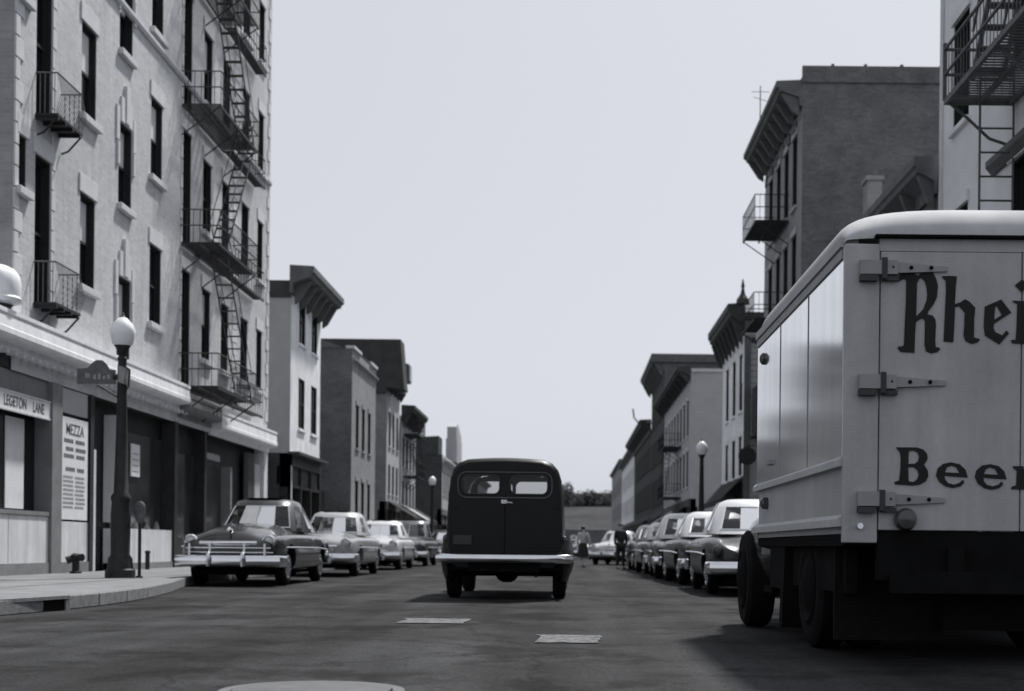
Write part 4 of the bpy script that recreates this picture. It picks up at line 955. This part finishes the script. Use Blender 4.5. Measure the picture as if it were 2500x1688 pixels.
        q = MB(); q.sphere((s*.78*wide, L-.10, .72), (.07, .09, .10)); part('tail_light', q, 'tail')
        if trim:
            q = MB(); q.path([(s*.94*wide, .45*k, .70), (s*.945*wide, 1.6*k, .70), (s*.945*wide, 3.4*k, .69), (s*.925*wide, 4.4*k, .66)], .014, 5); part('side_trim', q, 'chrome')
        for yy in (2.62, 3.4):
            q = MB(); q.tube((s*.965*wide, yy*k, .86), (s*.965*wide, (yy+.16)*k, .86), .014, 5); part('door_handle', q, 'chrome')
    q = MB()
    if style == 0:                     # wide chrome bars
        q.sweep(arc(.77, .50, -.02, .06), .03, .035); q.sweep(arc(.68, .74, -.04, .10), .03, .02); q.sweep(arc(.60, .78, -.05, .12), .03, .02); q.sweep(arc(.735, .60, .0, .1), .02, .02)
        for x in (-.66, -.3, .3, .66): q.box(x-.02, x+.02, -.06, .05, .55, .76)
    elif style == 1:                   # toothed mouth
        q.sweep(arc(.72, .62, .0, .08), .035, .035); q.sweep(arc(.53, .66, -.02, .1), .03, .03)
        for i in range(9):
            x = -.52+i*.13; q.lathe([(.02, .54), (.035, .62), (.02, .72)], (x, -.0+.2*x*x, 0), 6)
    else:
        q.sweep(arc(.70, .64, -.01, .1), .03, .03); q.sweep(arc(.58, .70, -.03, .12), .03, .035); q.box(-.03, .03, -.05, .1, .55, .75)
    part('grille', q, 'chrome')
    q = MB(); q.box(-.62, .62, .035, .09, .50, .72); part('grille_opening', q, 'underside', smooth=False)
    q = MB(); q.path([(0, .25, .93*hood), (0, .1, .96*hood), (0, -.02, .93*hood)], .025, 6); q.path([(0, .3, .95*hood), (0, 1.9*k, 1.09*hood)], .008, 4); part('hood_ornament', q, 'chrome')
    q = MB(); q.box(-.16, .16, L+.14, L+.15, .55, .68); part('licence_plate', q, 'plate', smooth=False)
    q = MB(); q.box(-.62, .62, .4, L-.4, .20, .30); part('underbody', q, 'underside', smooth=False)
    for yy in (2.95, 3.75):
        q = MB(); q.extrx([(yy*k, 1.0), (yy*k+.14, 1.0), (yy*k+.2, 1.22), (yy*k+.1, 1.24)], -.58, .58); part('seat', q, 'cloth_mid', bevel=.03)
    q = MB(); tt = [(.38+.19*math.cos(a*PI/8), 2.55*k+.05*math.sin(a*PI/8), 1.1+.17*math.sin(a*PI/8)) for a in range(17)]; q.path(tt, .014, 5); part('steering_wheel', q, 'underside')
    return t
gl_, gr_ = 'cars parked along the left kerb', 'cars parked along the right kerb'
sedan('black sedan with broad chrome grille and bumper, nearest parked car on the left', (-5.98, 23.2, 0), 0, 'black_paint', 'black_paint', L=5.2, H=1.66, hood=1.07, style=0, group=gl_)
sedan('light grey sedan with toothed grille and pale roof, second in the left row', (-5.92, 30.9, 0), 0, 'silver_paint', 'pale_paint', L=5.2, H=1.62, style=1, group=gl_)
sedan('pale sedan parked third in the left row, last one clear of the van', (-6.05, 40.2, 0), 0, 'pale_paint', 'white_paint', L=4.9, H=1.58, style=2, group=gl_)
sedan('dark sedan parked fourth in the left row, half hidden by the van', (-6.05, 48.0, 0), 0, 'dark_paint', 'grey_paint', L=5.0, H=1.75, style=2, group=gl_)
sedan('distant dark sedan parked at left in front of the black side wall', (-6.05, 62.0, 0), 0, 'dark_paint', 'dark_paint', L=5.0, style=2, group=gl_, trim=False)
sedan('light roofed dark sedan parked just ahead of the beer truck on the right', (3.22, 26.0, 0), PI-R(1), 'dark_paint', 'white_paint', L=5.2, H=1.62, group=gr_)
sedan('dark sedan with pale roof and white bumper second ahead of the beer truck', (3.05, 31.5, 0), PI+R(1.2), 'dark_paint', 'white_paint', L=5.0, H=1.56, wide=.98, group=gr_)
sedan('grey sedan with pale roof, third ahead of the beer truck', (3.1, 37.0, 0), PI-R(1.5), 'grey_paint', 'pale_paint', L=5.3, H=1.66, group=gr_)
sedan('grey sedan with pale roof, fourth car ahead of the beer truck', (2.9, 42.4, 0), PI+R(2), 'grey_paint', 'pale_paint', L=4.8, H=1.54, wide=.96, group=gr_)
sedan('dark sedan with grey roof, fifth ahead of the beer truck beside the dark figure', (3.0, 48.4, 0), PI, 'dark_paint', 'grey_paint', L=5.1, H=1.56, group=gr_)
sedan('pale sedan with bright bumper pulling out between the two walkers', (1.75, 57.5, 0), R(-12), 'pale_paint', 'pale_paint', L=5.0, H=1.56, style=2, group='cars far down the road')
sedan('far dark sedan parked in front of the grey right house', (3.0, 76.0, 0), PI, 'dark_paint', 'grey_paint', group=gr_, trim=False)
sedan('farthest pale sedan parked on the right before the hill', (3.0, 92.0, 0), PI, 'pale_paint', 'pale_paint', group=gr_, trim=False)

sedan('tiny dark sedan coming along the road beyond the woman walking', (.9, 84, 0), R(3), 'grey_paint', 'grey_paint', L=4.9, H=1.6, style=2, group='cars far down the road', trim=False)
rw = thing('retaining_wall', 'low dark stone wall closing the far end of the street below the hill', 'wall', (0, 236, 0))
q = MB(); q.box(-30, 30, 235.5, 236.5, -.1, 3.9); q.obj('wall', 'dark_brick', rw)
q = MB(); q.box(-30, 30, 235.3, 236.7, 3.9, 4.15); q.obj('coping', 'grey_stucco', rw)
# ------------------------------------------------------------------ panel van ahead
V = thing('panel_van', 'black panel delivery van with two rear windows driving ahead in the middle of the road', 'van', (-0.9, 18.6, 0))
def vpart(name, q, m, par=None, smooth=True, bevel=0):
    q.v = [(x-.9, y+18.6, z_) for x, y, z_ in q.v]; return q.obj(name, m, par or V, smooth=smooth, bevel=bevel)
RC = [(0, .46), (.70, .46), (.79, .52), (.82, .75), (.825, 1.0), (.815, 1.25), (.80, 1.5), (.775, 1.72), (.735, 1.85), (.66, 1.935), (.53, 1.985), (.33, 2.0), (.16, 2.008)]
def vring(y, sx=1.0, sz=1.0, zt=None):
    pts = [(x*sx, y, .46+(z_-.46)*sz) for x, z_ in RC]+[(0, y, .46+(2.01-.46)*sz)]
    return pts+[(-x, yy, z_) for x, yy, z_ in pts[1:-1][::-1]]
rings = [vring(.0, .955, .965), vring(.03, .985, .985), vring(.10), vring(1.0, 1.02, 1.01), vring(2.3, 1.02, 1.01), vring(2.9, .99, .985), vring(3.1, .96, .95)]
vs, fs = ring_mesh(rings, False, False); q = MB(); q.add(vs, fs); vpart('body', q, 'van_paint')
# rear wall with two window holes
outer = [(x*.955, .46+(z_-.46)*.965) for x, z_ in RC]+[(0, .46+1.55*.965)]; outer = outer+[(-x, z_) for x, z_ in outer[1:-1][::-1]]
def rr(x0, x1, z0, z1, r):
    P = []
    for cx, cz, a0 in ((x1-r, z1-r, 0), (x0+r, z1-r, 90), (x0+r, z0+r, 180), (x1-r, z0+r, 270)):
        for k in range(6): a = R(a0+18*k); P.append((cx+r*math.cos(a), cz+r*math.sin(a)))
    return P
wl = [rr(-.60, -.075, 1.49, 1.755, .08), rr(.075, .60, 1.49, 1.755, .08)]
me = curve_mesh([outer]+wl, .012, 'rear_door'); me.materials.append(MAT['van_paint'])
o = inst('rear_door', me, V, (-.9, 18.61, 0)); o.rotation_euler = (R(90), 0, 0)
ow = [(x*.93, .46+(z_-.46)*.945) for x, z_ in RC]+[(0, .46+1.55*.945)]; ow = ow+[(-x, z_) for x, z_ in ow[1:-1][::-1]]
me = curve_mesh([ow, rr(-.60, -.03, 1.36, 1.82, .09), rr(.03, .60, 1.36, 1.82, .09)], .012, 'front_wall'); me.materials.append(MAT['van_paint'])
o = inst('front_wall', me, V, (-.9, 21.7, 0)); o.rotation_euler = (R(90), 0, 0)
for k, P in enumerate(wl):
    q = MB(); q.quad(*[(x, .012, z_) for x, z_ in P]); vpart('rear_window', q, 'clear', smooth=False)
    q = MB(); PP = [(x, -.006, z_) for x, z_ in P]; q.path(PP+[PP[0]], .013, 5); vpart('window_trim', q, 'dark_paint')
for P in (rr(-.60, -.03, 1.36, 1.82, .09), rr(.03, .60, 1.36, 1.82, .09)):
    q = MB(); q.quad(*[(x, 3.1, z_) for x, z_ in P]); vpart('windshield', q, 'clear', smooth=False)
q = MB(); P = rr(-.66, .66, 1.44, 1.80, .12); PP = [(x, -.012, z_) for x, z_ in P]; q.path(PP+[PP[0]], .008, 5); vpart('window_moulding', q, 'grey_paint')
q = MB(); q.box(-.006, .006, -.008, .0, .5, 1.48); vpart('door_seam', q, 'underside', smooth=False)
q = MB(); q.box(-.05, .03, -.035, -.005, 1.36, 1.41); q.tube((-.02, -.03, 1.385), (.11, -.045, 1.37), .012, 6); vpart('door_handle', q, 'chrome_dull')
for s in (-1, 1):
    for zz in (.7, 1.3):
        q = MB(); q.box(s*.70-.05, s*.70+.05, -.02, .0, zz, zz+.05); vpart('hinge', q, 'van_paint', smooth=False)
    q = MB(); q.sphere((s*.80, .82, .60), (.16, .62, .42), 18, 12); vpart('rear_fender', q, 'van_paint')
    q = MB(); q.sphere((s*.80, 3.75, .58), (.2, .6, .40), 16, 10); vpart('front_fender', q, 'van_paint')
    q = MB(); q.sphere((s*.84, .14, .86), (.045, .06, .06), 10, 8); vpart('tail_light', q, 'tail')
q = MB(); q.add(*ring_mesh([[(x*f, y, .5+(z_-.46)*g_) for x, y_, z_ in vring(0)] for y, f, g_ in ((3.05, .9, .52), (3.6, .75, .44), (4.2, .62, .40), (4.5, .5, .33))])); vpart('hood', q, 'van_paint')
q = MB(); P = [(-.94, .4, .585), (-.93, -.02, .585)]+[(x, -.16+.1*(x/.88)**2, .585) for x in [-.88+.176*i for i in range(11)]]+[(.93, -.02, .585), (.94, .4, .585)]
q.sweep(P, .04, .062, 14); vpart('rear_bumper', q, 'chrome')
q = MB(); q.box(-.5, .5, -.06, .06, .40, .54); q.box(-.78, .78, .05, 4.2, .42, .47); vpart('chassis', q, 'underside', smooth=False)
q = MB(); q.tube((-.75, .85, .37), (.75, .85, .37), .05, 10); q.sphere((0, .85, .36), (.17, .15, .14), 12, 8); vpart('rear_axle', q, 'underside')
q = MB(); q.tube((.45, -.05, .36), (.45, 1.6, .36), .035, 8); vpart('exhaust_pipe', q, 'underside')
q = MB(); q.box(-.75, .75, 1.6, 1.75, .47, 1.1); vpart('bulkhead', q, 'dark_wood', smooth=False)
for x0 in (-.62, .06):
    q = MB(); q.box(x0, x0+.56, 2.0, 2.15, .5, 1.22); vpart('seat', q, 'dark_wood', smooth=False)
q = MB(); q.quad((-.75, .1, .5), (.75, .1, .5), (.75, 3.05, .5), (-.75, 3.05, .5)); vpart('floor', q, 'underside', smooth=False)
q = MB(); q.box(-.72, -.46, -.035, -.015, .78, .91); vpart('licence_plate', q, 'dark_paint', smooth=False)
local(V); wheels(V, (.85, 3.7), .77, .355, .19, cap='dark_paint'); WL[V.name] = Vector((-.9, 18.6, 0))

# ------------------------------------------------------------------ beer truck
TX, TY = 2.93, 8.6
B = thing('delivery_truck', 'large pale beer delivery truck with hinged rear doors and dark lettering parked at right', 'truck', (TX, TY, 0))
def tpart(name, q, m, par=None, smooth=False, bevel=0):
    q.v = [(x+TX, y+TY, z_) for x, y, z_ in q.v]; return q.obj(name, m, par or B, smooth=smooth, bevel=bevel)
HW = 1.15; BL = 3.95
def side_roof(y, top, edge):
    pts = []
    for k in range(25):
        a = PI*k/24; c = math.cos(a); x = HW*math.copysign(abs(c)**.55, c); pts.append((x, y, edge+(top-edge)*math.sin(a)**.62))
    return pts
rg = []
for k in range(9):
    a = PI/2*k/8; rg.append(side_roof(.42*(1-math.cos(a))-.002, 2.79+.27*math.sin(a), 2.755))
for k in range(9):
    a = PI/2*k/8; rg.append(side_roof(BL-.42+.42*math.sin(a), 2.79+.27*math.cos(a), 2.755))
n = len(rg[0]); q = MB(); q.add([p for r_ in rg for p in r_], [(j*n+i, j*n+i+1, (j+1)*n+i+1, (j+1)*n+i) for j in range(len(rg)-1) for i in range(n-1)]); tpart('box_roof', q, 'truck_roof', smooth=True)
for s in (-1, 1):
    q = MB(); q.box(*sorted((s*(HW-.05), s*HW)), .045, BL, 1.36, 2.74); tpart('side_panel', q, 'truck_side', bevel=.006)
    q = MB(); q.box(*sorted((s*(HW-.09), s*(HW-.025))), .045, BL, .86, 1.30); tpart('lower_panel', q, 'truck_rear')
    q = MB(); q.extr([(s*(HW-.08), 1.30), (s*(HW+.02), 1.30), (s*(HW+.02), 1.345), (s*(HW-.01), 1.375), (s*(HW-.08), 1.375)], .02, BL+.1); tpart('side_ledge', q, 'truck_roof')
    q = MB(); q.extr([(s*(HW-.08), .915), (s*(HW+.03), .905), (s*(HW+.03), .955), (s*(HW-.01), .985), (s*(HW-.08), .985)], .02, BL+.1); tpart('side_ledge', q, 'truck_roof')
    q = MB(); q.box(*sorted((s*(HW-.012), s*(HW+.012))), .05, BL, 2.66, 2.72); tpart('side_rail', q, 'hinge')
    q = MB(); q.box(*sorted((s*(HW-.1), s*(HW+.022))), .05, BL, 2.735, 2.80); tpart('roof_rail', q, 'truck_roof')
    for yy, zz in ((BL-.42, 2.50), (BL-.55, 1.17)):
        q = MB(); q.lathe([(.055, 0), (.055, .05), (.03, .07), (.004, .075)], (0, yy, zz), 12, axis='X'); q.v = [(s*(HW-.03+x), y, z_) for x, y, z_ in q.v]; tpart('side_lamp', q, 'tail', smooth=True)
    q = MB(); q.box(*sorted((s*(HW), s*(HW+.03))), BL-1.0, BL-.75, 1.50, 1.54); tpart('side_handle', q, 'hinge')
    for yy in (1.3, 2.6):
        q = MB(); q.box(*sorted((s*(HW-.02), s*(HW+.004))), yy-.012, yy+.012, 1.375, 2.66); tpart('panel_seam', q, 'hinge')
for x0, x1 in ((-HW, -HW+.225), (HW-.225, HW)):
    q = MB(); q.box(x0, x1, -.012, .04, .80, 2.745); tpart('corner_post', q, 'truck_rear', bevel=.008)
q = MB(); q.box(-HW+.225, HW-.225, -.006, .04, 2.70, 2.78); tpart('door_header', q, 'truck_rear')
q = MB(); q.box(-HW+.19, HW-.19, -.05, .0, 2.782, 2.80); tpart('drip_rail', q, 'underside')
for x0, x1 in ((-HW+.232, -.004), (.004, HW-.232)):
    q = MB(); q.box(x0, x1, -.014, .03, .885, 2.695); tpart('rear_door', q, 'truck_rear', bevel=.006)
def hinge(zz, s):
    q = MB()
    q.extrx([(-.02, zz-.05), (-.02, zz+.05), (-.06, zz+.045), (-.06, zz-.045)], s*(HW-.33), s*(HW-.09))
    q.add([(s*(HW-.33), -.05, zz+.035), (s*(HW-.33), -.05, zz-.035), (s*(HW-.66), -.03, zz-.018), (s*(HW-.66), -.03, zz+.012), (s*(HW-.33), -.014, zz+.035), (s*(HW-.33), -.014, zz-.035), (s*(HW-.66), -.014, zz-.018), (s*(HW-.66), -.014, zz+.012)], [(0, 1, 2, 3), (0, 3, 7, 4), (1, 2, 6, 5), (3, 2, 6, 7)])
    h = tpart('hinge', q, 'hinge')
    q = MB(); q.tube((s*(HW-.245), -.055, zz-.075), (s*(HW-.245), -.055, zz+.06), .02, 8); q.box(*sorted((s*(HW-.20), s*(HW-.09))), -.07, -.012, zz-.09, zz-.052); q.box(*sorted((s*(HW-.34), s*(HW-.24))), -.05, -.013, zz-.085, zz-.055); tpart('hinge_pin_shade', q, 'cornice_dark', h)  # pin and blocks coloured dark for the shadow under the strap
    q = MB()
    for dx in (.3, .42, .55): q.lathe([(.014, -.048), (.008, -.06)], (s*(HW-dx), 0, zz), 8, axis='Y')
    tpart('bolt', q, 'underside', h)
for s in (-1, 1):
    for zz in (2.585, 1.845, 1.085): hinge(zz, s)
q = MB(); q.lathe([(.07, -.012), (.075, -.05), (.06, -.085), (.005, -.095)], (-HW+.40, 0, .955), 16, axis='Y'); tpart('tail_lamp', q, 'tail', smooth=True)
q = MB(); q.lathe([(.02, -.012), (.02, -.04)], (-HW+.11, 0, .91), 8, axis='Y'); tpart('marker_reflector', q, 'chrome')
# lettering
KZ = 1896.0
def glyph(spl, x_px, y_px, X0, Z0, smooth=True):
    return [[((a-x_px)/KZ+X0, (y_px-b_)/KZ+Z0+(a-x_px)/KZ*.0105) for a, b_ in s_] for s_ in spl]
Rg = [[(615, 318), (690, 316), (725, 345), (775, 430), (790, 450), (800, 437), (850, 412), (876, 440), (874, 700), (862, 1000), (855, 1232), (812, 1252), (792, 1240), (780, 1270), (812, 1312), (870, 1318), (985, 1326), (990, 1100), (1000, 945), (1060, 905), (1095, 905), (1112, 940), (1108, 1230), (1130, 1308), (1190, 1332), (1270, 1318), (1305, 1275), (1280, 1258), (1245, 1255), (1240, 1150), (1246, 980), (1238, 915), (1205, 868), (1140, 852), (1150, 815), (1212, 735), (1255, 640), (1266, 500), (1245, 420), (1200, 330), (1152, 280), (1070, 325), (1025, 378), (990, 360), (955, 315), (920, 276), (850, 300), (806, 345), (778, 392), (735, 330), (690, 304), (615, 306)],
      [(1008, 470), (1035, 415), (1062, 402), (1100, 440), (1125, 510), (1136, 600), (1128, 680), (1088, 790), (1002, 878)]]
hg = [[(1312, 384), (1330, 410), (1362, 440), (1366, 560), (1350, 1000), (1342, 1186), (1462, 1194), (1474, 960), (1478, 762), (1532, 752), (1600, 832), (1596, 1000), (1588, 1110), (1612, 1180), (1690, 1216), (1768, 1196), (1790, 1158), (1715, 1136), (1716, 900), (1728, 772), (1660, 700), (1600, 664), (1545, 704), (1476, 724), (1486, 500), (1498, 384), (1400, 378)]]
eg = [[(1846, 756), (2046, 668), (2172, 832), (2080, 890), (1958, 970), (1955, 1030), (1980, 1072), (2062, 1112), (2085, 1088), (2112, 1050), (2148, 1086), (2030, 1222), (1852, 1112), (1836, 1000)], [(1972, 768), (1992, 744), (2056, 858), (1962, 918)]]
ig = [[(2186, 684), (2205, 706), (2246, 726), (2240, 1000), (2230, 1166), (2172, 1168), (2192, 1210), (2390, 1216), (2410, 1172), (2360, 1166), (2370, 690)], [(2212, 494), (2300, 424), (2390, 500), (2296, 578)]]
word = []
for gph in (Rg, hg, eg, ig): word += glyph(gph, 780, 1310, 2.125-TX, 2.045)
me = curve_mesh(word, .003, 'lettering'); me.materials.append(MAT['letter'])
o = inst('lettering', me, B, (TX, TY-.018, 0)); o.rotation_euler = (R(90), 0, 0)
Bg = [[(765, 285), (1020, 286), (1100, 312), (1148, 365), (1155, 430), (1112, 502), (1158, 570), (1166, 640), (1135, 705), (1060, 745), (990, 756), (758, 742), (750, 712), (808, 692), (822, 560), (826, 420), (815, 350)], [(922, 332), (985, 326), (1035, 352), (1052, 400), (1040, 455), (1000, 486), (918, 488)], [(916, 530), (985, 528), (1035, 570), (1048, 625), (1030, 680), (985, 712), (925, 704)]]
e2 = [[(1652, 656), (1500, 648), (1366, 634), (1372, 680), (1410, 725), (1480, 744), (1555, 722), (1590, 684), (1612, 716), (1565, 766), (1470, 786), (1380, 766), (1300, 710), (1262, 630), (1282, 545), (1350, 486), (1450, 470), (1552, 494), (1622, 560)], [(1372, 592), (1392, 534), (1450, 508), (1512, 532), (1550, 602)]]
e3 = [[(a+478, b_+22) for a, b_ in s_] for s_ in e2]
rg2 = [[(2205, 516), (2335, 518), (2342, 562), (2400, 516), (2470, 520), (2490, 570), (2450, 610), (2400, 590), (2352, 640), (2350, 764), (2405, 782), (2402, 808), (2190, 800), (2195, 768), (2250, 752), (2256, 575), (2215, 545)]]
word = []
for gph in (Bg, e2, e3, rg2): word += glyph(gph, 750, 750, 2.112-TX, 1.178)
me = curve_mesh(word, .003, 'lettering'); me.materials.append(MAT['letter'])
o = inst('lettering', me, B, (TX, TY-.018, 0)); o.rotation_euler = (R(90), 0, 0)
# under the box; flaps, skirts and spare wheel added to fill out its shadow
q = MB(); q.box(-HW+.23, HW-.23, .0, .06, .56, .88); q.box(-HW+.02, HW-.02, .06, BL, .78, .86); tpart('box_floor', q, 'truck_dark')
for s in (-1, 1):
    q = MB(); q.box(s*.42-.05, s*.42+.05, -.05, 6.2, .58, .78); tpart('chassis_rail', q, 'truck_dark')
    q = MB(); q.box(s*.74-.37, s*.74+.37, .42, .46, .14, .80); tpart('shade_flap', q, 'rubber')
    q = MB(); q.box(*sorted((s*.98, s*1.06)), .3, 2.4, .46, .84); tpart('shade_skirt', q, 'truck_dark')
    q = MB(); q.extr([(s*.55, .1), (s*.55, .78), (s*1.12, .78), (s*1.14, .1)], 2.45, 2.6); tpart('shade_panel', q, 'truck_dark')
    q = MB(); q.box(*sorted((s*.62, s*(HW-.03))), 2.62, 3.25, .42, .84); tpart('side_locker', q, 'truck_dark')
q = MB(); q.box(-.85, .85, -.14, -.04, .48, .62); tpart('rear_bumper', q, 'truck_dark')
q = MB(); q.tube((-1, 1.6, .46), (1, 1.6, .46), .09, 10); q.sphere((0, 1.6, .46), (.24, .22, .24), 14, 10); tpart('rear_axle', q, 'truck_dark', smooth=True)
q = MB(); q.box(-.4, .4, .3, 1.0, .22, .5); tpart('spare_wheel_rack', q, 'truck_dark')
q = MB(); q.lathe([(.2, -.1), (.42, -.1), (.45, 0), (.42, .1), (.2, .1)], (0, .62, .62), 24); tpart('spare_wheel', q, 'rubber')
q = MB(); q.box(-.55, .55, 2.3, 3.6, .25, .7); tpart('fuel_tank', q, 'truck_dark')
q = MB(); P = [(x*1.06, y, z_) for x, y, z_ in [(0, 0, .55), (.6, 0, .5), (.98, 0, .55), (1.0, 0, 1.2), (.9, 0, 1.9), (.75, 0, 2.15), (0, 0, 2.2)]]
def cabring(y, sx, sz): 
    pts = [(x*sx, y, .55+(z_-.55)*sz) for x, _, z_ in P]; return pts+[(-x, yy, z_) for x, yy, z_ in pts[1:-1][::-1]]
q.add(*ring_mesh([cabring(4.05, .86, .95), cabring(4.2, .9, 1), cabring(5.0, .9, 1), cabring(5.3, .84, .6), cabring(5.9, .7, .5), cabring(6.2, .55, .42)])); tpart('cab', q, 'dark_paint', smooth=True)
for s in (-1, 1):
    q = MB(); q.sphere((s*.98, 4.35, .70), (.22, .62, .40), 16, 10); tpart('front_fender', q, 'black_paint', smooth=True)
    q = MB(); q.box(*sorted((s*.6, s*1.1)), 3.3, 3.75, .36, .42); tpart('running_board', q, 'truck_dark')
    q = MB(); q.box(*sorted((s*.945, s*.965)), 4.25, 4.85, 1.38, 1.98); tpart('side_window', q, 'car_glass')
local(B); wheels(B, (1.6,), .95, .48, .25, cap='truck_dark'); wheels(B, (1.6,), .66, .48, .25, cap='truck_dark'); wheels(B, (4.35,), 1.09, .47, .26, cap='truck_dark'); WL[B.name] = Vector((TX, TY, 0))

# ------------------------------------------------------------------ people far down the road
def skin_obj(name, joints, edges, m, parent, lv=2):
    me = bpy.data.meshes.new(name); me.from_pydata([j[0] for j in joints], edges, [])
    o = bpy.data.objects.new(name, me); COL.objects.link(o)
    md = o.modifiers.new('skin', 'SKIN'); sv = me.skin_vertices[0].data
    for i, j in enumerate(joints): sv[i].radius = (j[1], j[1]) if not isinstance(j[1], tuple) else j[1]
    sv[0].use_root = True
    sb_ = o.modifiers.new('sub', 'SUBSURF'); sb_.levels = lv; sb_.render_levels = lv
    dg = bpy.context.evaluated_depsgraph_get(); dg.update()
    m2 = bpy.data.meshes.new_from_object(o.evaluated_get(dg)); m2.name = name; bpy.data.objects.remove(o)
    m2.materials.clear(); m2.materials.append(mt(m)); m2.polygons.foreach_set('use_smooth', [True]*len(m2.polygons))
    o = bpy.data.objects.new(name, m2); COL.objects.link(o); o.parent = parent; return o
def person(label, loc, rz, H, top, low, skirt, stride):
    t = thing('person', label, 'person', loc, 'people in the road', rz=rz or 1e-9); local(t)
    h = H/1.7; sw_ = stride
    J = [((0, 0, .93), .13), ((0, 0, 1.10), .115), ((0, .01, 1.30), .13), ((0, .01, 1.42), .07), ((0, 0, 1.50), .052), ((0, -.01, 1.58), .085), ((0, -.005, 1.66), .075),
         ((.09, 0, .88), .09), ((.10, -sw_*.5, .50), .06), ((.10, -sw_*.85+.02, .09), .04), ((.10, -sw_*.85-.13, .04), .035),
         ((-.09, 0, .88), .09), ((-.10, sw_*.3, .50), .06), ((-.10, sw_*.95+.02, .10), .04), ((-.10, sw_*.95-.11, .04), .035),
         ((.19, .01, 1.38), .055), ((.24, sw_*.35, 1.12), .042), ((.22, sw_*.2-.05, .88), .032), ((.22, sw_*.2-.08, .78), .03),
         ((-.19, .01, 1.38), .055), ((-.24, -sw_*.3, 1.12), .042), ((-.22, -sw_*.6, .90), .032), ((-.22, -sw_*.65-.02, .80), .03)]
    E_ = [(0, 1), (1, 2), (2, 3), (3, 4), (4, 5), (5, 6), (0, 7), (7, 8), (8, 9), (9, 10), (0, 11), (11, 12), (12, 13), (13, 14), (2, 15), (15, 16), (16, 17), (17, 18), (2, 19), (19, 20), (20, 21), (21, 22)]
    J = [((x*h, y*h, z_*h), r_*h) for (x, y, z_), r_ in J]
    skin_obj('body', J, E_, 'skin', t)
    sel = [0, 1, 2, 3, 15, 16, 17, 19, 20, 21]; mp = {a: i for i, a in enumerate(sel)}
    JJ = [(J[a][0], J[a][1]*1.18+.008) for a in sel]
    skin_obj('jacket', JJ, [(mp[a], mp[b_]) for a, b_ in E_ if a in mp and b_ in mp], top, t)
    if skirt:
        q = MB(); q.lathe([(.125*h, 1.06*h), (.17*h, .95*h), (.22*h, .7*h), (.27*h, .42*h), (.25*h, .41*h), (.1*h, 1.0*h)], (0, 0, 0), 18, scale=(1, .9)); o = q.obj('skirt', low, None, smooth=True); o.parent = t; o.location = (0, 0, 0)
    else:
        sel = [0, 7, 8, 9, 11, 12, 13]; mp = {a: i for i, a in enumerate(sel)}
        skin_obj('trousers', [(J[a][0], J[a][1]*1.2+.012) for a in sel], [(mp[a], mp[b_]) for a, b_ in E_ if a in mp and b_ in mp], low, t)
    q = MB(); q.sphere((0, .02*h, 1.635*h), (.092*h, .10*h, .09*h), 12, 8); o = q.obj('hair', 'hair', None, smooth=True); o.parent = t; o.location = (0, 0, 0)
    for s in (-1, 1):
        q = MB(); q.sphere((s*.10*h, J[10 if s > 0 else 14][0][1]+.05, .045*h), (.045, .12, .045), 10, 6); o = q.obj('shoe', 'hair', None, smooth=True); o.parent = t; o.location = (0, 0, 0)
    return t
person('woman in pale jacket and full dark skirt walking in the road right of the van', (.56, 50, 0), R(150), 1.56, 'cloth_light', 'cloth_dark', True, .22)
person('figure in dark clothes standing beside the parked cars on the right', (1.86, 47, 0), R(20), 1.62, 'cloth_dark', 'cloth_dark', False, .06)
